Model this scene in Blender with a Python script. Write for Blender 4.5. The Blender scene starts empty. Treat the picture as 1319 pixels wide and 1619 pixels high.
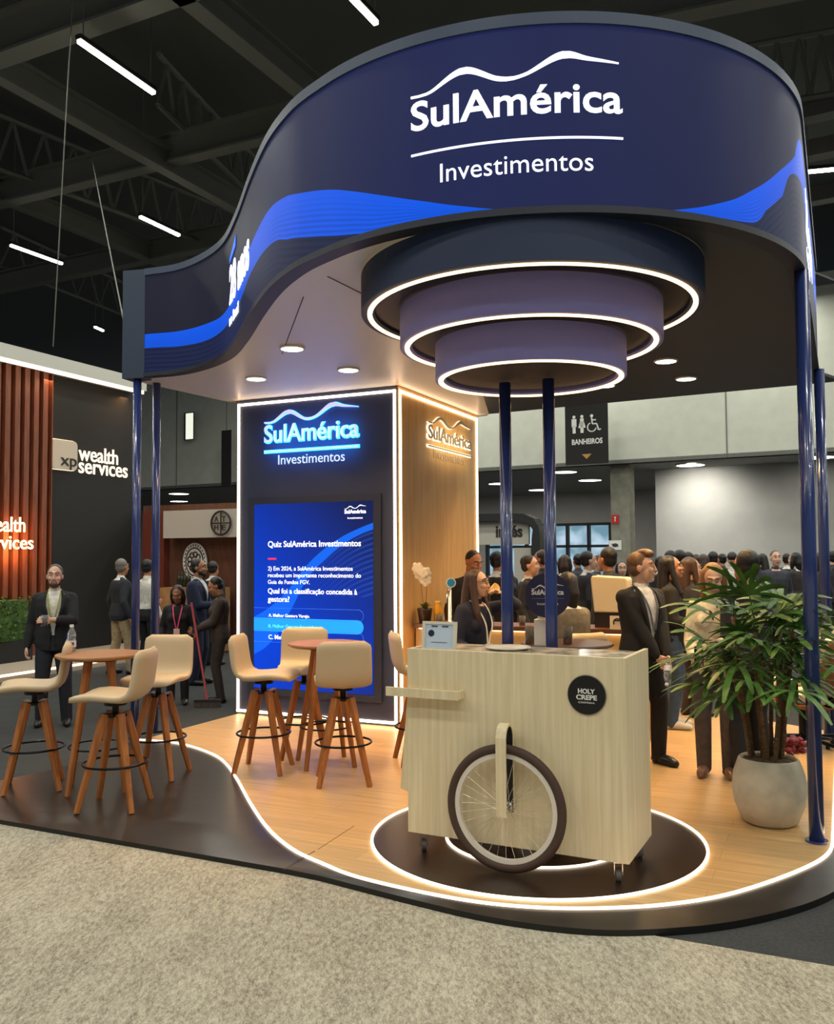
import bpy, bmesh, math, random
from mathutils import Vector, Matrix, Quaternion, noise
random.seed(7)
PI = math.pi
C = bpy.context.scene.collection
scene = bpy.context.scene

# ------------------------------------------------------------------ camera
FPX, YH, ROLL, CAMH = 1410.0, 877.0, 0.0065, 1.71
_p = math.atan((YH - 809.5) / FPX)
_fw = Vector((0, math.cos(_p), math.sin(_p)))
_u0 = Vector((0, -math.sin(_p), math.cos(_p)))
_r0 = Vector((1, 0, 0))
CR = _r0 * math.cos(ROLL) - _u0 * math.sin(ROLL)
CU = _r0 * math.sin(ROLL) + _u0 * math.cos(ROLL)
CO = Vector((0, 0, CAMH))
cam_data = bpy.data.cameras.new('camera')
cam = bpy.data.objects.new('camera', cam_data)
C.objects.link(cam)
m3 = Matrix((CR, CU, -_fw)).transposed()
cam.matrix_world = Matrix.Translation(CO) @ m3.to_4x4()
cam_data.sensor_fit = 'HORIZONTAL'
cam_data.sensor_width = 36
cam_data.lens = FPX * 36 / 1319
cam_data.clip_end = 200
scene.camera = cam

def ray(x, y):
    return _fw + CR * ((x - 659.5) / FPX) - CU * ((y - 809.5) / FPX)
def at(x, y, z):
    d = ray(x, y); return CO + d * ((z - CAMH) / d.z)
def dep(x, y, Y):
    d = ray(x, y); return CO + d * (Y / d.y)
def proj(p):
    q = Vector(p) - CO; k = q.dot(_fw)
    return 659.5 + FPX * q.dot(CR) / k, 809.5 - FPX * q.dot(CU) / k

# ------------------------------------------------------------------ world, exposure
scene.view_settings.view_transform = 'Standard'
scene.view_settings.look = 'None'
scene.view_settings.exposure = 0.12
scene.view_settings.gamma = 1.0
scene.view_settings.use_curve_mapping = False
w = bpy.data.worlds.new('world'); scene.world = w; w.use_nodes = True
w.node_tree.nodes['Background'].inputs[0].default_value = (0.80, 0.88, 1.0, 1)
w.node_tree.nodes['Background'].inputs[1].default_value = 0.2
scene.cycles.max_bounces = 10
scene.cycles.diffuse_bounces = 3
scene.cycles.glossy_bounces = 3
scene.cycles.sample_clamp_indirect = 4.0

# ------------------------------------------------------------------ materials
def lin(c):
    return tuple(((v / 255) / 12.92 if v / 255 <= 0.04045 else ((v / 255 + 0.055) / 1.055) ** 2.4) for v in c[:3]) + (1,)
_M = {}
def mat(name, rgb, rough=0.5, metal=0.0, var=0.0, scale=20.0, bump=0.0, stretch=None, spec=0.5, coat=0.0, trans=0.0):
    if name in _M: return _M[name]
    m = bpy.data.materials.new(name); m.use_nodes = True
    nt = m.node_tree; b = nt.nodes['Principled BSDF']
    b.inputs['Base Color'].default_value = lin(rgb)
    b.inputs['Roughness'].default_value = rough
    b.inputs['Metallic'].default_value = metal
    b.inputs['Specular IOR Level'].default_value = spec
    b.inputs['Coat Weight'].default_value = coat
    b.inputs['Transmission Weight'].default_value = trans
    if var or bump:
        tc = nt.nodes.new('ShaderNodeTexCoord'); mp = nt.nodes.new('ShaderNodeMapping')
        nt.links.new(tc.outputs['Object'], mp.inputs[0])
        if stretch: mp.inputs['Scale'].default_value = stretch
        n = nt.nodes.new('ShaderNodeTexNoise'); n.inputs['Scale'].default_value = scale
        n.inputs['Detail'].default_value = 5
        nt.links.new(mp.outputs[0], n.inputs['Vector'])
        if var:
            r = nt.nodes.new('ShaderNodeValToRGB')
            c0 = lin([v * (1 - var) for v in rgb]); c1 = lin([min(255, v * (1 + var)) for v in rgb])
            r.color_ramp.elements[0].color = c0; r.color_ramp.elements[1].color = c1
            r.color_ramp.elements[0].position = 0.3; r.color_ramp.elements[1].position = 0.7
            nt.links.new(n.outputs['Fac'], r.inputs[0]); nt.links.new(r.outputs[0], b.inputs['Base Color'])
        if bump:
            bp = nt.nodes.new('ShaderNodeBump'); bp.inputs['Strength'].default_value = bump
            bp.inputs['Distance'].default_value = 0.01
            nt.links.new(n.outputs['Fac'], bp.inputs['Height']); nt.links.new(bp.outputs[0], b.inputs['Normal'])
    _M[name] = m; return m
def em(name, rgb, strength):
    if name in _M: return _M[name]
    m = bpy.data.materials.new(name); m.use_nodes = True
    b = m.node_tree.nodes['Principled BSDF']
    b.inputs['Base Color'].default_value = lin(rgb)
    b.inputs['Emission Color'].default_value = lin(rgb)
    b.inputs['Emission Strength'].default_value = strength
    _M[name] = m; return m

# ------------------------------------------------------------------ objects
def tag(o, label=None, cat=None, group=None, kind=None):
    if label: o['label'] = label
    if cat: o['category'] = cat
    if group: o['group'] = group
    if kind: o['kind'] = kind
    return o
def empty(name, loc=(0, 0, 0), rz=0, label=None, cat=None, group=None):
    o = bpy.data.objects.new(name, None); C.objects.link(o)
    o.location = loc; o.rotation_euler = (0, 0, rz); o.empty_display_size = 0.1
    return tag(o, label, cat, group)
def obj(name, bm, m, parent=None, smooth=False, bevel=0.0):
    me = bpy.data.meshes.new(name)
    bmesh.ops.recalc_face_normals(bm, faces=bm.faces)
    if smooth:
        for f in bm.faces: f.smooth = True
    bm.to_mesh(me); bm.free()
    for mm in (m if isinstance(m, (list, tuple)) else [m]): me.materials.append(mm)
    o = bpy.data.objects.new(name, me); C.objects.link(o)
    if parent: o.parent = parent
    if bevel:
        bv = o.modifiers.new('bevel', 'BEVEL'); bv.width = bevel; bv.segments = 2; bv.limit_method = 'ANGLE'
    return o
def struct(name, bm, m, smooth=False):
    o = obj(name, bm, m, None, smooth); o['kind'] = 'structure'; return o
def copy_tree(o, parent=None):
    c = o.copy(); C.objects.link(c); c.parent = parent
    for ch in list(o.children): copy_tree(ch, c)
    return c

# ------------------------------------------------------------------ mesh helpers
def B(): return bmesh.new()
def box(bm, c, s, M=None):
    r = bmesh.ops.create_cube(bm, size=1)
    for v in r['verts']:
        v.co = Vector((v.co.x * s[0] + c[0], v.co.y * s[1] + c[1], v.co.z * s[2] + c[2]))
        if M: v.co = M @ v.co
    return bm
def cyl(bm, p, q, r1, r2=None, n=16):
    p, q = Vector(p), Vector(q); r2 = r1 if r2 is None else r2
    R = (q - p).to_track_quat('Z', 'Y').to_matrix(); x, y = R.col[0], R.col[1]
    cs = [(math.cos(2 * PI * i / n), math.sin(2 * PI * i / n)) for i in range(n)]
    a = [bm.verts.new(p + x * c * r1 + y * s * r1) for c, s in cs]; b = [bm.verts.new(q + x * c * r2 + y * s * r2) for c, s in cs]
    for i in range(n): bm.faces.new((a[i], a[(i + 1) % n], b[(i + 1) % n], b[i]))
    bm.faces.new(a[::-1]); bm.faces.new(b); return bm
def ell(bm, c, r, M=None, u=14, v=10):
    rows = []
    for j in range(v + 1):
        t = PI * j / v; sz, cz = math.sin(t), math.cos(t); k = 1 if j in (0, v) else u; row = []
        for i in range(k):
            a = 2 * PI * i / u; p = Vector((math.cos(a) * sz * r[0] + c[0], math.sin(a) * sz * r[1] + c[1], cz * r[2] + c[2]))
            row.append(bm.verts.new(M @ p if M else p))
        rows.append(row)
    for a, b in zip(rows, rows[1:]):
        for i in range(u):
            k = (i + 1) % u
            if len(a) == 1: bm.faces.new((a[0], b[i], b[k]))
            elif len(b) == 1: bm.faces.new((a[i], b[0], a[k]))
            else: bm.faces.new((a[i], b[i], b[k], a[k]))
    return bm
def lathe(bm, prof, n=32, c=(0, 0, 0)):
    rings = []
    for (r, z) in prof:
        if r < 1e-5: rings.append([bm.verts.new((c[0], c[1], c[2] + z))])
        else: rings.append([bm.verts.new((c[0] + r * math.cos(2 * PI * i / n), c[1] + r * math.sin(2 * PI * i / n), c[2] + z)) for i in range(n)])
    for a, b in zip(rings, rings[1:]):
        for i in range(n):
            j = (i + 1) % n
            if len(a) == 1 and len(b) == 1: continue
            if len(a) == 1: bm.faces.new((a[0], b[i], b[j]))
            elif len(b) == 1: bm.faces.new((a[i], a[j], b[0]))
            else: bm.faces.new((a[i], a[j], b[j], b[i]))
    return bm
def sweep(bm, pts, prof, closed=False, up=Vector((0, 0, 1))):
    """profile [(side, up)] swept along pts"""
    pts = [Vector(p) for p in pts]; n = len(pts); rings = []
    for i in range(n):
        a = pts[i - 1] if (i or closed) else pts[i]; b = pts[(i + 1) % n] if (i < n - 1 or closed) else pts[i]
        t = (b - a).normalized(); side = t.cross(up)
        if side.length < 1e-4: side = Vector((1, 0, 0))
        side.normalize(); u2 = side.cross(t).normalized()
        rings.append([bm.verts.new(pts[i] + side * s + u2 * h) for s, h in prof])
    k = len(prof)
    for i in range(n if closed else n - 1):
        a, b = rings[i], rings[(i + 1) % n]
        for j in range(k): bm.faces.new((a[j], a[(j + 1) % k], b[(j + 1) % k], b[j]))
    if not closed:
        bm.faces.new(rings[0][::-1]); bm.faces.new(rings[-1])
    return bm
def rect(w_, h_, s0=0, h0=0):
    return [(s0 - w_ / 2, h0), (s0 + w_ / 2, h0), (s0 + w_ / 2, h0 + h_), (s0 - w_ / 2, h0 + h_)]
def circ(r, n=8):
    return [(r * math.cos(2 * PI * i / n), r * math.sin(2 * PI * i / n)) for i in range(n)]
def tube(bm, pts, r, n=8, closed=False, up=Vector((0, 0, 1))): return sweep(bm, pts, circ(r, n), closed, up)
def ring_pts(c, r, n=64):
    return [Vector((c[0] + r * math.cos(2 * PI * i / n), c[1] + r * math.sin(2 * PI * i / n), c[2])) for i in range(n)]
def prism(bm, poly, z0, z1):
    a = [bm.verts.new((p[0], p[1], z0)) for p in poly]; b = [bm.verts.new((p[0], p[1], z1)) for p in poly]
    n = len(poly)
    bm.faces.new(a[::-1]); bm.faces.new(b)
    for i in range(n): bm.faces.new((a[i], a[(i + 1) % n], b[(i + 1) % n], b[i]))
    return bm
def xf(bm, M, verts=None):
    for v in (verts or bm.verts): v.co = M @ v.co
    return bm
def frame3(o, x, y, z):
    return Matrix.Translation(o) @ Matrix((Vector(x), Vector(y), Vector(z))).transposed().to_4x4()
def smooth_path(pts, n):
    """Catmull-Rom through pts, resampled uniformly to n points"""
    P = [Vector(p) for p in pts]; P = [P[0] * 2 - P[1]] + P + [P[-1] * 2 - P[-2]]
    out = []
    for i in range(1, len(P) - 2):
        for k in range(16):
            t = k / 16; a, b, c, d = P[i - 1:i + 3]
            out.append(0.5 * ((2 * b) + (c - a) * t + (2 * a - 5 * b + 4 * c - d) * t * t + (3 * b - a - 3 * c + d) * t ** 3))
    out.append(P[-2]); return resample(out, n)
def arclen(P):
    s = [0.0]
    for a, b in zip(P, P[1:]): s.append(s[-1] + (b - a).length)
    return s
def resample(P, n):
    s = arclen(P); out = []; j = 0
    for i in range(n):
        t = s[-1] * i / (n - 1)
        while j < len(s) - 2 and s[j + 1] < t: j += 1
        k = (t - s[j]) / max(1e-9, s[j + 1] - s[j]); out.append(P[j].lerp(P[j + 1], min(1, max(0, k))))
    return out
def text_bm(body, w_, h_=None, depth=0.004, bold=0.0, cuts=0, space=1.0, align='CENTER'):
    """text as a bmesh in local x (width), y (height), z (depth); x from 0 to w_, baseline y=0"""
    cu = bpy.data.curves.new('t', 'FONT'); cu.body = body; cu.size = 1; cu.offset = bold; cu.extrude = 0.02
    cu.resolution_u = 4; cu.space_character = space; cu.align_x = align; cu.space_line = 0.85
    o = bpy.data.objects.new('t', cu); C.objects.link(o)
    dg = bpy.context.evaluated_depsgraph_get(); dg.update()
    me = bpy.data.meshes.new_from_object(o.evaluated_get(dg)); bpy.data.objects.remove(o); bpy.data.curves.remove(cu)
    bm = B(); bm.from_mesh(me); bpy.data.meshes.remove(me)
    xs = [v.co.x for v in bm.verts]; x0, x1 = min(xs), max(xs)
    sx = w_ / (x1 - x0); ys = [v.co.y for v in bm.verts]
    sy = sx if h_ is None else h_ / max(ys)
    for v in bm.verts: v.co = Vector(((v.co.x - x0) * sx, v.co.y * sy, (v.co.z + 0.02) / 0.04 * depth))
    bmesh.ops.remove_doubles(bm, verts=bm.verts, dist=w_ * 1e-5)
    for i in range(1, cuts):
        bmesh.ops.bisect_plane(bm, geom=bm.verts[:] + bm.edges[:] + bm.faces[:], plane_co=(w_ * i / cuts, 0, 0), plane_no=(1, 0, 0))
    return bm
def poly_bm(top, bot, depth):
    """thin solid between two 2D polylines with the same count"""
    bm = B(); n = len(top)
    f = [[bm.verts.new((p[0], p[1], z)) for p in L] for z in (0, depth) for L in (top, bot)]
    for i in range(n - 1):
        a, b, c, d = f
        bm.faces.new((a[i], a[i + 1], b[i + 1], b[i])); bm.faces.new((c[i], d[i], d[i + 1], c[i + 1]))
        bm.faces.new((a[i], c[i], c[i + 1], a[i + 1])); bm.faces.new((b[i], b[i + 1], d[i + 1], d[i]))
    bm.faces.new((f[0][0], f[1][0], f[3][0], f[2][0])); bm.faces.new((f[0][-1], f[2][-1], f[3][-1], f[1][-1]))
    return bm
def swoosh_bm(w_, h_, depth=0.004, n=40):
    """two-hump line of the logo: left hump, dip, right hump; thickness swells on the crests"""
    kx = [0, .10, .27, .44, .56, .73, .86, 1.0]; ky = [.05, .08, .72, .15, .22, .95, .80, .66]
    kt = [.10, .12, .28, .20, .14, .30, .16, .06]
    pts = smooth_path([(x, y, t) for x, y, t in zip(kx, ky, kt)], n)
    top = [(p.x * w_, (p.y + p.z * .5) * h_) for p in pts]; bot = [(p.x * w_, (p.y - p.z * .5) * h_) for p in pts]
    return poly_bm(top, bot, depth)

# stand axes: U along the tower's front, V into the depth
ANG = math.radians(-25.0)
U = Vector((math.cos(ANG), math.sin(ANG), 0)); V = Vector((-math.sin(ANG), math.cos(ANG), 0)); Z = Vector((0, 0, 1))
FZ = 0.06            # deck height
CEIL = 3.36
WARM = (255, 216, 170)
LED = em('warm_led', (255, 212, 158), 3.0)
LEDT = em('tower_led', (255, 222, 184), 7.0)
LEDW = em('white_led', (255, 228, 196), 3.0)
# ================================================================== hall
def carpet(name, rgb, rgb2, rot, sc=(1, 1, 1)):
    m = bpy.data.materials.new(name); m.use_nodes = True; nt = m.node_tree; b = nt.nodes['Principled BSDF']
    b.inputs['Roughness'].default_value = 0.95; b.inputs['Specular IOR Level'].default_value = 0.1
    tc = nt.nodes.new('ShaderNodeTexCoord'); mp = nt.nodes.new('ShaderNodeMapping')
    mp.inputs['Rotation'].default_value = (0, 0, rot); mp.inputs['Scale'].default_value = sc
    nt.links.new(tc.outputs['Object'], mp.inputs[0])
    n1 = nt.nodes.new('ShaderNodeTexNoise'); n1.inputs['Scale'].default_value = 58; n1.inputs['Detail'].default_value = 8; n1.inputs['Roughness'].default_value = .75
    n2 = nt.nodes.new('ShaderNodeTexNoise'); n2.inputs['Scale'].default_value = 3.5; n2.inputs['Detail'].default_value = 4
    n3 = nt.nodes.new('ShaderNodeTexNoise'); n3.inputs['Scale'].default_value = 170; n3.inputs['Detail'].default_value = 3
    for n in (n1, n2, n3): nt.links.new(mp.outputs[0], n.inputs['Vector'])
    a = nt.nodes.new('ShaderNodeMath'); a.operation = 'MULTIPLY_ADD'; a.inputs[1].default_value = .22
    nt.links.new(n2.outputs['Fac'], a.inputs[0]); nt.links.new(n1.outputs['Fac'], a.inputs[2])
    a2 = nt.nodes.new('ShaderNodeMath'); a2.operation = 'MULTIPLY_ADD'; a2.inputs[1].default_value = .45
    nt.links.new(n3.outputs['Fac'], a2.inputs[0]); nt.links.new(a.outputs[0], a2.inputs[2])
    r = nt.nodes.new('ShaderNodeValToRGB'); r.color_ramp.elements[0].position = .62; r.color_ramp.elements[1].position = 1.0
    r.color_ramp.elements[0].color = lin(rgb2); r.color_ramp.elements[1].color = lin(rgb)
    nt.links.new(a2.outputs[0], r.inputs[0]); nt.links.new(r.outputs[0], b.inputs['Base Color'])
    bp = nt.nodes.new('ShaderNodeBump'); bp.inputs['Strength'].default_value = .5; bp.inputs['Distance'].default_value = .008
    nt.links.new(a2.outputs[0], bp.inputs['Height']); nt.links.new(bp.outputs[0], b.inputs['Normal'])
    return m
bm = B(); box(bm, (0, 16, -.05), (90, 76, .1)); struct('floor', bm, carpet('dark_carpet', (74, 76, 76), (50, 52, 53), 0))
# beige aisle carpet in front of the stand: its long edge runs with the platform front
e0 = at(0, 1304, 0); e1 = at(1319, 1530, 0); ed = (e1 - e0).normalized(); en = Vector((ed.y, -ed.x, 0))
bm = B(); prism(bm, [e0 - ed * 9, e1 + ed * 7, e1 + ed * 7 + en * 7, e0 - ed * 9 + en * 7], .0005, .006)
tag(obj('aisle_carpet', bm, carpet('beige_carpet', (196, 188, 168), (112, 104, 89), 0.95, (1, .42, 1))), 'beige mottled carpet covering the aisle in front of the stand', 'carpet')

WALLM = mat('wall_paint', (206, 208, 194), .85, var=.02, scale=3)
GREYW = mat('grey_wall', (178, 176, 170), .85, var=.02, scale=2)
DARKC = mat('dark_ceiling', (74, 76, 70), .9)
BEAM = mat('ceiling_steel', (108, 110, 102), .7)
BW0 = at(764, 745, 4.5); BW1 = at(1265, 717, 4.5)
bu = (BW1 - BW0).normalized(); bv = Vector((-bu.y, bu.x, 0))    # along the far wall / away from us
def bwall(u, v=0, z=0): return BW0 + bu * u + bv * v + Z * (z - 4.5)
def wbox(bm, u0, u1, v0, v1, z0, z1):
    M = frame3(bwall(0, 0, 0), bu, bv, Z)
    return box(bm, ((u0 + u1) / 2, (v0 + v1) / 2, (z0 + z1) / 2), (u1 - u0, v1 - v0, z1 - z0), M)
def wu(px, py=760, v=0):
    """coordinate along the far wall of the point seen at pixel px"""
    d = ray(px, py); n = bv; t = (bwall(0, v) - CO).dot(n) / d.dot(n)
    return (CO + d * t - bwall(0, v)).dot(bu)
bm = B(); wbox(bm, -45, 30, 0, .3, 4.5, 9.6)
struct('wall_back', bm, WALLM)
bm = B()
for k in range(-9, 8):                                      # panel joints of the far wall
    u_ = wu(960) + k * 3.62
    wbox(bm, u_ - .02, u_ + .02, -.012, .0, 4.5, 9.6)
struct('trim_1', bm, mat('joint', (120, 120, 112), .9))
bm = B(); wbox(bm, -45, 30, .0, 14, 4.5, 4.62)
struct('ceiling_recess', bm, mat('recess_ceiling', (150, 150, 146), .9))
ur = wu(1003)
bm = B(); wbox(bm, ur, 30, 2.6, 2.9, 0, 4.5); struct('wall_right', bm, GREYW)
bm = B(); wbox(bm, -45, ur, 12, 12.3, 3.1, 4.5); wbox(bm, ur, ur + .2, 2.9, 12.3, 0, 4.5)
wbox(bm, -45, wu(770, 840, 12), 12, 12.3, 0, 3.1); wbox(bm, wu(965, 840, 12), ur, 12, 12.3, 0, 3.1)
struct('wall_recess', bm, GREYW)
# glazed doors at the end of the recess, daylight beyond
uw0, uw1 = wu(770, 840, 12), wu(965, 840, 12)
wn = bpy.data.objects.new('window_1', None); C.objects.link(wn); wn['kind'] = 'structure'
bm = B()
NW = 6
for k in range(NW + 1):
    u_ = uw0 + (uw1 - uw0) * k / NW; wbox(bm, u_ - .06, u_ + .06, 11.95, 12.2, 0, 3.1)
for z_ in (.05, 2.05, 3.05): wbox(bm, uw0, uw1, 11.95, 12.2, z_ - .06, z_ + .06)
obj('window_frame', bm, mat('window_black', (24, 26, 28), .5), wn)
bm = B(); wbox(bm, uw0, uw1, 12.1, 12.12, 0, 3.1)
gm = mat('window_glass', (235, 240, 245), .02, trans=1.0); obj('pane', bm, gm, wn)
bm = B(); wbox(bm, uw0 - 6, uw1 + 6, 18, 18.2, 0, 6)
sm = bpy.data.materials.new('daylight_outside'); sm.use_nodes = True; nt = sm.node_tree; b_ = nt.nodes['Principled BSDF']
tc = nt.nodes.new('ShaderNodeTexCoord'); nn = nt.nodes.new('ShaderNodeTexNoise'); nn.inputs['Scale'].default_value = .9; nn.inputs['Detail'].default_value = 6
rr = nt.nodes.new('ShaderNodeValToRGB'); rr.color_ramp.elements[0].color = lin((110, 150, 165)); rr.color_ramp.elements[1].color = lin((200, 222, 235))
rr.color_ramp.elements[0].position = .4; rr.color_ramp.elements[1].position = .6
nt.links.new(tc.outputs['Object'], nn.inputs['Vector']); nt.links.new(nn.outputs['Fac'], rr.inputs[0])
nt.links.new(rr.outputs[0], b_.inputs['Emission Color']); b_.inputs['Emission Strength'].default_value = 1.0
struct('trim_sky', bm, sm)
# concrete pillar with its two wall signs
up0, up1 = wu(960), wu(990)
bm = B(); wbox(bm, up0, up1, .35, .95, 0, 4.5)
pil = obj('concrete_pillar', bm, mat('concrete', (140, 138, 124), .9, var=.08, scale=4)); tag(pil, 'square bare concrete pillar below the far white wall', 'pillar')
def wall_sign(name, px, py, wpx, hpx, v, m, label, cat, m2=None, art=None):
    d = ray(px, py); t = (bwall(0, v) - CO).dot(bv) / d.dot(bv); p = CO + d * t; s = t * 1.0 / FPX
    e = empty(name, p, ANG, label, cat)
    e.rotation_euler = (0, 0, math.atan2(bu.y, bu.x))
    bm = B(); box(bm, (0, 0, 0), (wpx * s, .02, hpx * s)); obj('panel', bm, m, e)
    return e, s
e, s = wall_sign('fire_sign', 973, 821, 12, 14, .33, mat('sign_red', (190, 40, 30), .5), 'small red fire extinguisher sign on the concrete pillar', 'sign')
bm = B(); box(bm, (0, -.014, -.01), (.03, .008, .12)); box(bm, (0, -.014, .065), (.06, .008, .03)); obj('pictogram', bm, mat('sign_white', (235, 235, 230), .5), e)
e, s = wall_sign('notice_sign', 973, 862, 20, 15, .33, mat('sign_white', (235, 235, 230), .5), 'small white notice with a struck-out pictogram on the pillar', 'sign')
bm = B(); ell(bm, (0, -.012, 0), (.1, .006, .06)); box(bm, (0, -.016, 0), (.24, .006, .02), Matrix.Rotation(.35, 4, 'Y')); obj('pictogram', bm, mat('sign_dark', (60, 50, 46), .6), e)
# restroom banner
e, s = wall_sign('restroom_banner', 927.5, 685, 70, 98, -1.5, mat('banner_black', (30, 29, 28), .8), 'black hanging banner with white restroom pictograms reading BANHEIROS', 'banner')
WH = mat('print_white', (232, 232, 226), .6); s_ = s
def bput(bm, M0=None): return xf(bm, frame3((0, -.012, 0), (1, 0, 0), (0, 0, 1), (0, -1, 0)) @ (M0 or Matrix()))
bm = text_bm('BANHEIROS', 50 * s, 8.5 * s, .004, .03); bput(bm, Matrix.Translation((-24 * s, -17 * s, 0))); obj('lettering', bm, WH, e)
for k, cx in enumerate((-20, -7)):
    bm = B(); ell(bm, (cx * s, 27 * s, 0), (2.6 * s, 2.6 * s, .004))
    box(bm, (cx * s, 17.5 * s, 0), ((8 if k == 0 else 6) * s, 13 * s, .006)); box(bm, (cx * s, 7 * s, 0), (5 * s, 12 * s, .006))
    if k: prism(bm, [((cx - 3) * s, 20 * s), ((cx + 3) * s, 20 * s), ((cx + 6) * s, 9 * s), ((cx - 6) * s, 9 * s)], -.003, .003)
    bput(bm); obj('pictogram', bm, WH, e)
bm = B(); ell(bm, (9 * s, 27 * s, 0), (2.6 * s, 2.6 * s, .004)); tube(bm, [Vector((9 * s + 7 * s * math.cos(a), 9 * s + 7 * s * math.sin(a), 0)) for a in [1.9 + i * .35 for i in range(13)]], 1.1 * s, 6, up=Vector((0, 0.01, 1)))
for p, q in (((9, 24), (10, 14)), ((10, 14), (17, 14)), ((17, 14), (20, 4)), ((20, 4), (24, 5)), ((9, 20), (16, 20))): cyl(bm, (p[0] * s, p[1] * s, 0), (q[0] * s, q[1] * s, 0), 1.2 * s, n=8)
bput(bm); obj('pictogram', bm, WH, e)
bm = prism(B(), [(-8 * s, -33 * s), (8 * s, -33 * s), (0, -41 * s)], -.003, .003); bput(bm); obj('arrow', bm, mat('arrow_gold', (190, 140, 70), .6), e)
bm = B()
for sx in (-33, 33): cyl(bm, (sx * s, 0, 49 * s), (sx * s, 0, 11.95 - e.location.z), .008, n=6)
obj('cord', bm, mat('cord_dark', (30, 30, 30), .8), e)
# recess downlights, each a small disc with its own light
dl_m = em('recess_lamp', (255, 252, 240), 9)
spots = [(790, 764), (852, 774), (892, 745.5), (933, 758.5), (1092, 734.5), (1297, 722), (283, 780), (283, 792), (282, 801), (1313, 722)]
names = ['far down the recess ceiling, left of the blue posts', 'in the recess ceiling between the two middle posts', 'in the recess ceiling right of the middle posts',
         'in the recess ceiling left of the concrete pillar', 'above the lit grey wall', 'beside the right-hand post, nearer', 'nearest of three in the left recess', 'middle of three in the left recess', 'farthest of three in the left recess', 'at the right picture edge beyond the last post']
for (px, py), nm in zip(spots[:-1], names):
    p = at(px, py, 4.49)
    e = empty('recess_downlight', p, math.atan2(bu.y, bu.x), 'round white ceiling lamp ' + nm, 'lamp', 'lamps in the recess ceiling')
    bm = B(); cyl(bm, (0, 0, .006), (0, 0, -.03), .42, n=24); obj('diffuser', bm, dl_m, e)
    bm = B(); tube(bm, ring_pts((0, 0, -.005), .44, 24), .03, 6, True); obj('rim', bm, WALLM, e)
def area(name, loc, size, power, col, target=None, sizey=None, spread=None, parent=None):
    l = bpy.data.lights.new(name, 'AREA'); l.energy = power; l.color = lin(col)[:3]; l.size = size
    if sizey: l.shape = 'RECTANGLE'; l.size_y = sizey
    if spread: l.spread = spread
    o = bpy.data.objects.new(name, l); C.objects.link(o); o.location = loc
    if target is not None: o.rotation_euler = (Vector(target) - Vector(loc)).to_track_quat('-Z', 'Y').to_euler()
    if parent: o.parent = parent
    return o
def spot(name, loc, tgt, power, col, ang=1.6, blend=.8, r=.05):
    l = bpy.data.lights.new(name, 'SPOT'); l.energy = power; l.color = lin(col)[:3]; l.spot_size = ang; l.spot_blend = blend; l.shadow_soft_size = r
    o = bpy.data.objects.new(name, l); C.objects.link(o); o.location = loc
    o.rotation_euler = (Vector(tgt) - Vector(loc)).to_track_quat('-Z', 'Y').to_euler(); return o
p = at(1092, 734.5, 4.44); spot('wall_washer_light', p, p + bv * 1.5 - Z * 1.6, 420, (255, 252, 242), 2.2, 1.0, .2)
for k in range(5):
    p = bwall(-14 + 5 * k, 6, 4.4); area('recess_light', p, .8, 120, (255, 250, 240), p - Z)
# ceiling slab, beams and purlins
bm = B(); box(bm, (0, 16, 12.1), (90, 76, .2)); struct('ceiling', bm, DARKC)
def beam(p, q, z, wd, hg, name, lab):
    a, b_ = at(*p, z), at(*q, z); d = (b_ - a); a = a - d * .35; b_ = b_ + d * .35
    bm = B(); sweep(bm, [a, b_], rect(wd, .05)); sweep(bm, [a, b_], rect(.05, hg, 0, .05)); sweep(bm, [a, b_], rect(wd, .05, 0, hg + .05))
    o = obj(name, bm, BEAM)
    tag(o, lab, 'beam', 'steel beams of the hall ceiling')
    return a, b_
Lb = [((0, 97), (285, -4), 9.6, .35, .6, 'dark steel roof beam crossing the top left corner'), ((285, -4), (470, 145), 9.6, .3, .4, 'dark steel roof beam running to the top of the curved screen'),
      ((0, 128), (365, 330), 9.6, .25, .4, 'dark steel roof beam below the nearest long lamp'), ((0, 326), (408, 226), 9.8, .3, .5, 'dark steel roof beam crossing behind the hanging cables'),
      ((30, 330), (240, 415), 9.9, .25, .4, 'dark steel roof beam between the two small left lamps'), ((0, 462), (330, 395), 9.9, .3, .5, 'dark steel roof beam just above the left end of the canopy'),
      ((1030, 38), (1319, -20), 9.9, .35, .5, 'dark steel roof beam above the right end of the curved screen')]
for p, q, z, wd, hg, lab in Lb: beam(p, q, z, wd, hg, 'roof_beam', lab)
# thin web members of the roof trusses
def truss(p, q, z, h, n, lab):
    a, b_ = at(*p, z), at(*q, z); d = b_ - a
    bm = B()
    for i in range(n):
        x0 = a + d * (i / n); x1 = a + d * ((i + .5) / n) + Z * h; x2 = a + d * ((i + 1) / n)
        cyl(bm, x0, x1, .04, n=6); cyl(bm, x1, x2, .04, n=6)
    cyl(bm, a, b_, .06, n=6); cyl(bm, a + Z * h, b_ + Z * h, .06, n=6)
    tag(obj('roof_truss', bm, BEAM), lab, 'truss', 'trusses of the hall ceiling')
truss((-60, 245), (420, 420), 10.2, 1.2, 12, 'zigzag roof truss behind the two hanging cables')
truss((250, 165), (420, 330), 10.4, 1.0, 8, 'zigzag roof truss left of the rising curved screen')
truss((0, 420), (300, 540), 10.6, 1.2, 9, 'zigzag roof truss above the white booth canopy')
truss((1180, 170), (1500, 120), 10.2, 1.2, 9, 'zigzag roof truss right of the curved screen, higher one')
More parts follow.
